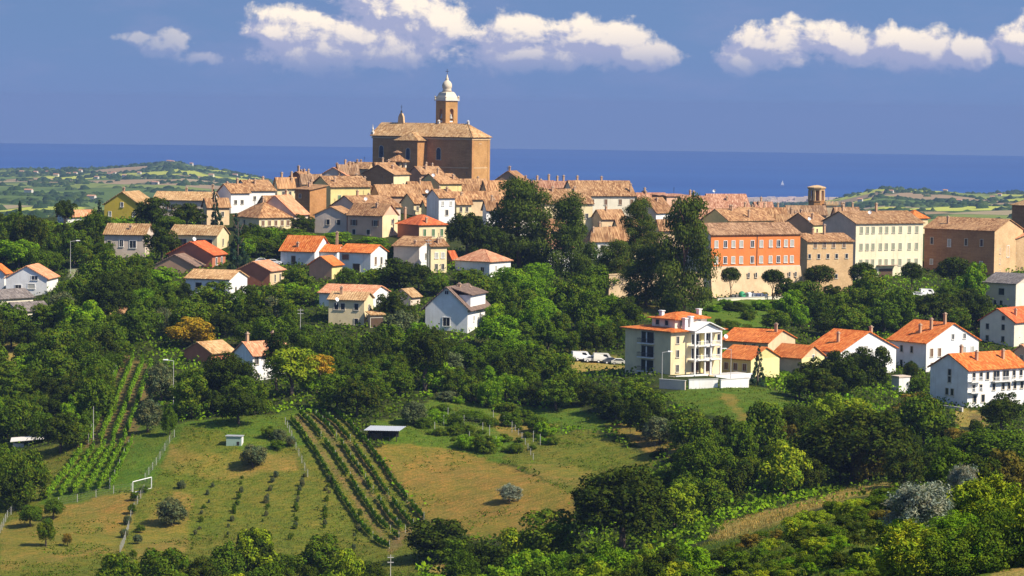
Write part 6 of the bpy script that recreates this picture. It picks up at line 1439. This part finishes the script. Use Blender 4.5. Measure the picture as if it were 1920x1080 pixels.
# ------------------------------------------------------------------ vineyards and orchards
POSTM = plain('vine_post', (0.50, 0.47, 0.42), 0.9); WPOST = plain('pale_post', (0.46, 0.45, 0.41), 0.8); WIRE = plain('wire', (0.16, 0.17, 0.15), 0.6)
def vine_row(p0, p1, label, group, gap=0.12, h=1.7, w_=0.45, seed=0, posts=True, leaf='vine'):
    a = ground_at(*p0, 400); b = ground_at(*p1, 400)
    r = np.random.default_rng(seed); L = (b - a).length; n = int(L * 90)
    t_ = r.random(n)
    ph = seed * 1.7
    keep = (np.sin(t_ * L * 0.23 + ph) + 0.6 * np.sin(t_ * L * 0.61 + ph * 2) > -1.6 + gap * 3.2) | (r.random(n) < 0.12)
    t_ = t_[keep]; n = len(t_)
    x = a.x + (b.x - a.x) * t_; y = a.y + (b.y - a.y) * t_
    side = np.array([-(b.y - a.y), b.x - a.x]) / L
    o = r.normal(0, w_ * 0.55, n); z = ground_u(960 + x / y * F, y)
    hh = h * (0.85 + 0.25 * np.sin(t_ * L * 2.1 + ph))
    P = np.stack([x + side[0] * o, y + side[1] * o, z + 0.25 + hh * r.random(n) ** 0.8], 1)
    d = np.stack([side[0] * np.sign(o), side[1] * np.sign(o), np.full(n, 0.5)], 1)
    root = empty('vine_row', a); tag(root, label, 'vine row', group)
    V, Q = leaves(P - np.array(a), d, 0.30, r)
    obj('foliage', quads_mesh('foliage', V, Q, LEAF[leaf]), root)
    if posts:
        m = MB().box(-0.035, 0.035, -0.035, 0.035, -0.4, h + 0.45).mesh('post', POSTM)
        for k in range(int(L / 6) + 1):
            f = min(1, k * 6 / L); x = a.x + (b.x - a.x) * f; y = a.y + (b.y - a.y) * f
            obj('post', m, root, (x - a.x, y - a.y, gz(x, y) - a.z))
VG = 'vine rows in the middle vineyard'
for k, (p0, p1, g) in enumerate([((730,1030),(546,790),0.05), ((748,1012),(562,778),0.18), ((760,1000),(588,778),0.30), ((775,990),(606,776),0.16), ((795,978),(630,776),0.06)]):
    vine_row(p0, p1, 'row of vines in the middle vineyard, %s from the left' % nth(k + 1), VG, g, 1.05, 0.20, k + 1)
for k, (p0, p1) in enumerate([((166,834),(230,668)), ((188,834),(250,674)), ((210,834),(268,682)), ((232,832),(284,692))]):
    vine_row(p0, p1, 'long vine row in the upper left vineyard, %s from the left' % nth(k + 1), 'vine rows in the upper left vineyard', 0.0, 1.9, 0.28, 10 + k, posts=k == 0)
for k, (p0, p1) in enumerate([((86,938),(152,852)), ((112,934),(176,846)), ((136,930),(196,842)), ((160,926),(214,838)), ((184,922),(230,836)), ((206,918),(248,832))]):
    vine_row(p0, p1, 'short vine row in the lower left vineyard, %s from the left' % nth(k + 1), 'vine rows in the lower left vineyard', 0.0, 1.7, 0.28, 20 + k, posts=k == 5)
SG = 'young olives planted in rows'
ROWS = [((396,915),(360,1032),10), ((458,902),(424,1012),11), ((514,898),(494,978),10), ((568,896),(546,1012),15), ((617,898),(607,992),13), ((674,968),(664,1032),9)]
for k, (p0, p1, n) in enumerate(ROWS):
    for i in range(n):
        f = i / (n - 1); r = random.Random(k * 31 + i)
        x = p0[0] + (p1[0] - p0[0]) * f + r.uniform(-4, 4); y = p0[1] + (p1[1] - p0[1]) * f + r.uniform(-3, 3)
        sz = r.uniform(2.4, 5.2)
        tree('olive' if r.random() < 0.6 else 'midr', x, y - sz * 1.2, sz, sz * r.uniform(1.0, 1.8), 'young olive in the %s sapling row from the left, %s from the top' % (nth(k + 1), nth(i + 1)), yb=y, group=SG, name='olive_sapling', trunk_r=0.8)
for i, (x, y, sx, sy) in enumerate([(248,965,8,10), (240,985,9,9), (252,940,9,9), (233,1010,8,9), (262,1000,9,8), (258,1020,9,9), (270,925,8,7), (340,917,9,8), (250,1048,9,9), (135,925,7,6), (505,822,14,12), (525,828,14,12), (520,845,16,10), (545,838,10,10)]):
    tree(['midr', 'olive'][i % 2], x, y - sy, sx, sy, '%s shrub along the field fence, %s of the scattered ones from the goal' % (KIND[['midr', 'olive'][i % 2]][2], nth(i + 1)), yb=y, cat='shrub', name='shrub', group='shrubs along the fences')
# ------------------------------------------------------------------ fences, sheds, goal
def fence(pts, label, h=1.5, step=3.0, mesh=True, mat=WPOST):
    G = [ground_at(x, y, 400) for x, y in pts]
    root = empty('wire_fence', G[0]); tag(root, label, 'fence', 'field fences')
    pm = MB().box(-0.045, 0.045, -0.045, 0.045, -0.4, h).mesh('post', mat)
    wires = MB(); prev = None
    for a, b in zip(G, G[1:]):
        n = max(1, int((b - a).length / step))
        for k in range(n + 1):
            p = a.lerp(b, k / n); q = Vector((p.x, p.y, gz(p.x, p.y))) - G[0]
            if prev is None or (q - prev).length > 0.1:
                obj('post', pm, root, q)
                if prev is not None:
                    for hh in np.arange(0.2, h, 0.42): wires.tube(prev + Vector((0, 0, hh)), q + Vector((0, 0, hh)), 0.012, n=3, cap=False)
                    L = (q - prev).length
                    for kk in range(int(L / 0.9)):
                        e = prev.lerp(q, kk * 0.9 / L); wires.tube(e + Vector((0, 0, 0.1)), e + Vector((0, 0, h - 0.1)), 0.009, n=3, cap=False)
                prev = q
    wires.build('wire_mesh', WIRE, root)
fence([(327,822), (300,862), (272,905)], 'wire fence running down from the upper vineyard to the white goal')
fence([(246,922), (180,935), (110,948)], 'wire fence below the lower left vineyard')
fence([(34,948), (14,972), (0,1000)], 'wire fence slanting down at the left border')
fence([(535,798), (555,845), (577,895)], 'wire fence left of the middle vineyard')
fence([(270,925), (245,975), (225,1040)], 'overgrown wire fence between the dry fields')
fence([(860,790), (960,800), (985,835), (1000,865)], 'loose post fence around the terraced gardens', 1.3, 4.0)
fence([(1165,808), (1215,835), (1270,862)], 'dark post fence above the green field', 1.3, 4.0, mat=IRON)
def goal():
    p = ground_at(249, 926, 400); q = ground_at(284, 918, 400)
    r = empty('football_goal', p); tag(r, 'white football goal frame standing in the corner of the fences', 'goal')
    h = 2.1; v = q - p
    MB().box(-0.07, 0.07, -0.07, 0.07, -0.2, h).build('upright', WMETAL, r); MB().box(-0.07, 0.07, -0.07, 0.07, -0.2, h).build('upright', WMETAL, r, loc=v)
    MB().tube(Vector((0, 0, h)), v + Vector((0, 0, h)), 0.08).build('crossbar', WMETAL, r); MB().tube(Vector((0, 0, 0.05)), v + Vector((0, 0, 0.05)), 0.07).build('ground_bar', WMETAL, r)
    net = MB()
    for k in range(1, 14): net.tube(v * (k / 14) + Vector((0, 0, h)), v * (k / 14) + Vector((0.1, 1.3, 0)), 0.015, n=3, cap=False)
    for k in range(1, 7): net.tube(Vector((0.1 * k / 7, 1.3 * k / 7, h * (1 - k / 7))), v + Vector((0.1 * k / 7, 1.3 * k / 7, h * (1 - k / 7))), 0.015, n=3, cap=False)
    net.build('net', WIRE, r)
goal()
TIN = plain('tin_sheet', (0.55, 0.57, 0.60), 0.35, 0.15, 0.3); DWOOD = plain('dark_wood', (0.035, 0.030, 0.026), 0.9); HUTG = plain('hut_green', (0.30, 0.42, 0.34), 0.8)
def tin_shed():
    p = ground_at(690, 826, 400); s = px_per_m(p.y); r = empty('shed', p, R(-4)); tag(r, 'dark open shed with a pale corrugated metal roof beside the vines', 'shed')
    w_ = 55 / s
    MB().box(0, w_, 2.8, 2.9, -1, 2.0).box(0, 0.1, 0, 2.8, -1, 2.0).build('wall', DWOOD, r)
    for k in range(5): MB().box(-0.07, 0.07, -0.07, 0.07, -1, 1.9).build('post', DWOOD, r, loc=(0.1 + k * (w_ - 0.2) / 4, 0, 0))
    MB().box(0.4, w_ * 0.45, 0.3, 2.6, -1, 1.3).build('stacked_wood', plain('stacked_wood', (0.06, 0.045, 0.035), 0.95), r)
    mb = MB(); n = 40
    V = []; 
    for i in range(n + 1):
        x = -0.9 + (w_ + 1.4) * i / n; z = 0.05 * (i % 2)
        V += [(x, -0.7, 1.95 + z), (x + 0.9, 3.4, 2.45 + z)]
    mb.add(V, [[2*i, 2*i+2, 2*i+3, 2*i+1] for i in range(n)])
    mb.build('roof_sheet', TIN, r)
tin_shed()
def hut():
    p = ground_at(424, 839, 400); r = empty('hut', p, R(-6)); tag(r, 'small pale green garden hut standing in the grass', 'hut')
    MB().box(0, 3.0, 0, 1.8, -0.5, 1.9).build('wall', HUTG, r); MB().box(-0.2, 3.2, -0.2, 2.0, 1.904, 2.0).build('roof', TIN, r)
    MB().box(3.003, 3.05, 0.1, 1.7, 0, 1.7).build('end_panel', WTRIM, r); MB().box(2.1, 2.6, -0.04, -0.003, 0.2, 0.9).build('opening', DWOOD, r)
hut()
def shelter():
    p = ground_at(24, 846, 400); r = empty('shelter', p, R(6)); tag(r, 'low shelter with a whitish sloping roof in the trees at the left border', 'shelter')
    for x in (0.1, 3.2, 6.3):
        for y in (0.1, 2.4): MB().box(x-0.07, x+0.07, y-0.07, y+0.07, -1, 1.9 + y * 0.15 - 0.05).build('post', WPOST, r)
    mb = MB(); slab(mb, [(-0.5,-0.5,1.85),(6.9,-0.5,2.5),(6.9,3,2.9),(-0.5,3,2.3)], 8, 3, 0.08, 0.02); mb.build('roof_sheet', plain('shelter_white', (0.66, 0.62, 0.56), 0.8), r)
    MB().box(0.2, 2.2, 1.0, 1.1, -1, 1.4).build('panel', WTRIM, r)
shelter()
# ------------------------------------------------------------------ poles, lamps, bins, vehicles
def pole(px, ytop, ybase, label, arm=0, lamp=False, D=None, r=0.06, mat=CONC):
    p = ground_at(px, ybase, 400) if D is None else Vector((at(px, ybase, D).x, D, at(px, ybase, D).z))
    h = at(px, ytop, p.y).z - p.z
    o = empty('street_lamp' if lamp else 'utility_pole', p); tag(o, label, 'lamp' if lamp else 'pole', 'poles and lamps on the slopes')
    MB().tube((0, 0, -1), (0, 0, h), r * 1.3, r * 0.8, 7).build('post', mat, o)
    if lamp:
        MB().tube((0, 0, h - 0.1), (arm, 0, h + 0.15), 0.06, n=5).build('arm', mat, o)
        MB().add([(arm-0.5*math.copysign(1,arm),-0.22,h+0.05),(arm+0.6*math.copysign(1,arm),-0.22,h+0.1),(arm+0.6*math.copysign(1,arm),0.22,h+0.1),(arm-0.5*math.copysign(1,arm),0.22,h+0.05),(arm-0.4*math.copysign(1,arm),-0.15,h+0.3),(arm+0.5*math.copysign(1,arm),-0.15,h+0.25),(arm+0.5*math.copysign(1,arm),0.15,h+0.25),(arm-0.4*math.copysign(1,arm),0.15,h+0.3)],
                 [[0,1,2,3],[4,5,6,7],[0,1,5,4],[1,2,6,5],[2,3,7,6],[3,0,4,7]]).build('lamp_head', WMETAL, o)
    elif arm:
        for k in range(2): MB().box(-arm, arm, -0.06, 0.06, h - 0.5 - k * 0.8, h - 0.38 - k * 0.8).build('cross_arm', mat, o)
    return o, p + Vector((0, 0, h))
pole(325, 676, 762, 'tall grey pole with arm right of the upper vineyard', -1.6, True)
pole(175, 762, 835, 'thin wooden pole at the foot of the upper vineyard', 0)
pole(132, 452, 515, 'street lamp by the road in the upper left', 2.0, True)
pole(563, 578, 640, 'pale concrete pole left of the cream farmhouse', 0.7)
pole(208, 482, 522, 'pale pole pair in the hedge under the loggia house', 0.4)
pole(362, 512, 552, 'thin pole in front of the white house with three windows', 0)
pole(803, 448, 512, 'dark utility pole before the narrow cream and white house', 0.8)
pole(1241, 660, 722, 'street lamp before the shaded front of the apartment block', 1.6, True)
pole(1370, 655, 712, 'street lamp right of the apartment block', -1.4, True)
a_, pa = pole(732, 1040, 1090, 'small pole at the foot of the vine rows', 0.5)
p0 = Vector((at(725, 1042, 470).x, 470, at(725, 1042, 470).z)); p1 = Vector((at(880, 1015, 520).x, 520, at(880, 1015, 520).z))
w_ = empty('overhead_wire', p0); tag(w_, 'thin overhead wire crossing the dark bush at the bottom', 'wire')
mb = MB(); last = Vector((0, 0, 0))
for k in range(1, 17):
    f = k / 16; q = (p1 - p0) * f - Vector((0, 0, 4 * 0.8 * f * (1 - f))); mb.tube(last, q, 0.025, n=4, cap=False); last = q
mb.build('cable', WIRE, w_)
# garden stakes
for i, (x, y) in enumerate([(905,815),(918,818),(930,840),(945,800),(870,800),(852,795),(880,830),(1000,830),(1013,835),(840,785),(832,800),(790,795),(815,812),(960,812),(925,790)]):
    p = ground_at(x, y, 400); o = empty('garden_stake', p); tag(o, 'thin pale stake in the terraced gardens, %s of the stakes from the left' % nth(sorted([905,918,930,945,870,852,880,1000,1013,840,832,790,815,960,925]).index(x) + 1), 'stake', 'stakes in the gardens')
    MB().box(-0.05, 0.05, -0.05, 0.05, -0.3, 2.2).build('shaft', WPOST, o)
# promenade wall, bins
def bins():
    base = ground_at(1345, 563, 600)
    pa = ground_at(1345, 564, 600); pb = ground_at(1482, 563, 600)
    r = empty('promenade_wall', pa); tag(r, 'low pale kerb wall along the promenade under the orange palazzo', 'wall')
    v = pb - pa; ang = math.atan2(v.y, v.x); L = v.length
    MB().box(0, L, -0.2, 0.2, -3, 0.55).build('masonry', W['pale'], r, rot=(0, 0, ang)); MB().box(-0.05, L + 0.05, -0.28, 0.28, 0.553, 0.68).build('coping', CONC, r, rot=(0, 0, ang))
    for i, (x, hh, w2, c, nm, lb) in enumerate([(1391,1.9,1.7,(0.04,0.30,0.14),'igloo','green dome shaped bottle bank left in the row of bins'), (1404,1.7,1.1,(0.72,0.73,0.75),'bin','white recycling bin beside the green bottle bank'), (1412,1.6,1.0,(0.30,0.34,0.40),'bin','grey recycling bin third in the row'), (1420,1.6,1.0,(0.62,0.66,0.78),'bin','pale blue recycling bin in the middle of the row'),
                                      (1427,1.6,1.0,(0.74,0.74,0.74),'bin','white recycling bin left of the yellow lidded one'), (1434,1.8,1.2,(0.75,0.76,0.74),'bin_yellow','white recycling bin with yellow lid, last in the row'), (1373,1.3,0.9,(0.10,0.11,0.10),'bin','dark small bin by the first street tree'), (1380,1.3,0.9,(0.14,0.13,0.12),'bin','dark small bin beside the green bottle bank')]):
        f = (x - 1345) / 137; q = pa + v * f + Vector((0, 1.6, 0)); q.z = gz(q.x, q.y)
        o = empty('recycling_bin', q, ang); tag(o, lb, 'bin', 'bins on the promenade')
        m = plain('bin_%d' % i, c, 0.5)
        if nm == 'igloo':
            MB().lathe([(0.75, 0), (0.95, 0.2), (1.0, 0.9), (0.85, 1.5), (0.5, 1.9), (0.1, 2.05)], 12).build('body', m, o, True); MB().tube((0, -1.02, 1.2), (0, -0.8, 1.2), 0.22).build('slot', IRON, o)
        else:
            MB().add([(-w2/2*.85,-0.5,0.1),(w2/2*.85,-0.5,0.1),(w2/2*.85,0.5,0.1),(-w2/2*.85,0.5,0.1),(-w2/2,-0.6,hh*.8),(w2/2,-0.6,hh*.8),(w2/2,0.6,hh*.8),(-w2/2,0.6,hh*.8)], [[3,2,1,0],[0,1,5,4],[1,2,6,5],[2,3,7,6],[3,0,4,7],[4,5,6,7]]).build('body', m, o)
            MB().add([(-w2/2-.05,-0.65,hh*.803),(w2/2+.05,-0.65,hh*.803),(w2/2+.05,0.65,hh*.803),(-w2/2-.05,0.65,hh*.803),(-w2/2*.8,-0.3,hh),(w2/2*.8,-0.3,hh),(w2/2*.8,0.5,hh),(-w2/2*.8,0.5,hh)], [[0,1,5,4],[1,2,6,5],[2,3,7,6],[3,0,4,7],[4,5,6,7],[3,2,1,0]]).build('lid', plain('lid_yellow', (0.75, 0.60, 0.03), 0.5) if nm == 'bin_yellow' else m, o)
            for sx in (-1, 1): MB().tube((sx*w2*0.32, -0.45, 0.1), (sx*w2*0.32, -0.35, 0.1), 0.1, n=8).build('wheel', IRON, o)
bins()
def garden_wall(p0, p1, h, label, m):
    a = ground_at(*p0, 480); b = ground_at(*p1, 480); v = b - a; L = math.hypot(v.x, v.y)
    r = empty('terrace_wall', a, math.atan2(v.y, v.x)); tag(r, label, 'wall', 'garden walls of the lower quarter')
    z1 = max(h, v.z + h)
    MB().box(0, L, 0, 0.4, -3, z1).build('masonry', W[m], r); MB().box(-0.1, L + 0.1, -0.08, 0.48, z1 + 0.003, z1 + 0.14).build('coping', CONC, r)
garden_wall((1292, 730), (1346, 727), 1.7, 'white terrace wall below the apartment block, left of the two', 'white')
garden_wall((1352, 729), (1404, 727), 1.7, 'white terrace wall below the apartment block, right of the two', 'white')
garden_wall((1236, 730), (1284, 733), 1.9, 'grey garage wall in shade at the corner of the apartment block', 'grey')
TYRE = plain('tyre', (0.02, 0.02, 0.02), 0.9)
def car(px, py, rz, label, col, van=False, D=None):
    p = ground_at(px, py, 480) if D is None else Vector((at(px, py, D).x, D, at(px, py, D).z))
    r = empty('parked_van' if van else 'parked_car', p, R(rz)); tag(r, label, 'van' if van else 'car', 'parked vehicles')
    m = plain('paint_%d' % int(sum(col) * 1000), col, 0.3, 0.03, 0, 0.5)
    prof = [(-2.5,0.45),(2.5,0.45),(2.55,0.9),(2.2,1.15),(1.55,1.25),(1.0,2.1),(-2.4,2.2),(-2.5,1.0)] if van else [(-2.1,0.35),(2.1,0.35),(2.15,0.7),(1.9,0.9),(1.0,0.98),(0.3,1.42),(-1.1,1.45),(-1.85,1.0),(-2.12,0.9)]
    wd = 0.95 if van else 0.85; n = len(prof)
    V = [(x, -wd * (0.82 if z > 1.15 else 1), z) for x, z in prof] + [(x, wd * (0.82 if z > 1.15 else 1), z) for x, z in prof]
    MB().add(V, [list(range(n)), list(range(2*n-1, n-1, -1))] + [[i, n+i, n+(i+1) % n, (i+1) % n] for i in range(n)]).build('body', m, r)
    for sy in (-1, 1):
        q = [(1.0,1.3),(0.55,1.9),(-0.2,1.95),(-0.2,1.3)] if van else [(0.85,1.0),(0.25,1.36),(-1.05,1.38),(-1.6,1.03)]
        MB().add([(x, sy * wd * (0.86 if z > 1.15 else 1.0) + sy * 0.02, z) for x, z in q], [[0,1,2,3] if sy < 0 else [3,2,1,0]]).build('side_window', GLASS, r)
        for wx in (-1.35, 1.35):
            wh = MB().tube((wx, sy * (wd - 0.18), 0.34), (wx, sy * (wd + 0.03), 0.34), 0.34, n=14).build('wheel', TYRE, r)
            MB().tube((wx, sy * (wd + 0.031), 0.34), (wx, sy * (wd + 0.045), 0.34), 0.2, n=10).build('rim', WMETAL, wh)
    (xa, za), (xb, zb) = (prof[4], prof[5])
    MB().add([(xa-0.03, -wd*0.75, za+0.06), (xa-0.03, wd*0.75, za+0.06), (xb+0.05, wd*0.7, zb-0.06), (xb+0.05, -wd*0.7, zb-0.06)], [[0,1,2,3]]).build('windscreen', GLASS, r, loc=(0.04, 0, 0.03))
    for sy in (-0.6, 0.6): MB().box(prof[2][0]-0.1, prof[2][0]+0.02, sy-0.14, sy+0.14, prof[2][1]-0.1, prof[2][1]+0.06).build('headlight', WTRIM, r)
WH = (0.78, 0.78, 0.78)
car(1092, 678, 12, 'white van left in the row on the bare bank beside the apartment block', WH, True)
car(1112, 679, 5, 'white car between the vans on the bare bank', (0.76, 0.76, 0.77))
car(1132, 680, 8, 'cream white van in the middle of the row on the bare bank', (0.74, 0.72, 0.66), True)
car(1148, 682, 5, 'dark grey car in the row on the bare bank', (0.08, 0.09, 0.11))
car(1163, 684, 0, 'pale car nearest to the apartment block on the bare bank', (0.72, 0.70, 0.62))
car(1740, 556, 14, 'white van with dark windscreen parked under the massive brick palazzo', WH, True)
car(1722, 557, 10, 'white car left of the van under the massive brick palazzo', (0.76, 0.77, 0.78))
car(493, 494, 5, 'white car left of the orange roofed villas, leftmost of two', WH)
car(514, 496, 8, 'white car left of the orange roofed villas, rightmost of two', (0.74, 0.74, 0.75))
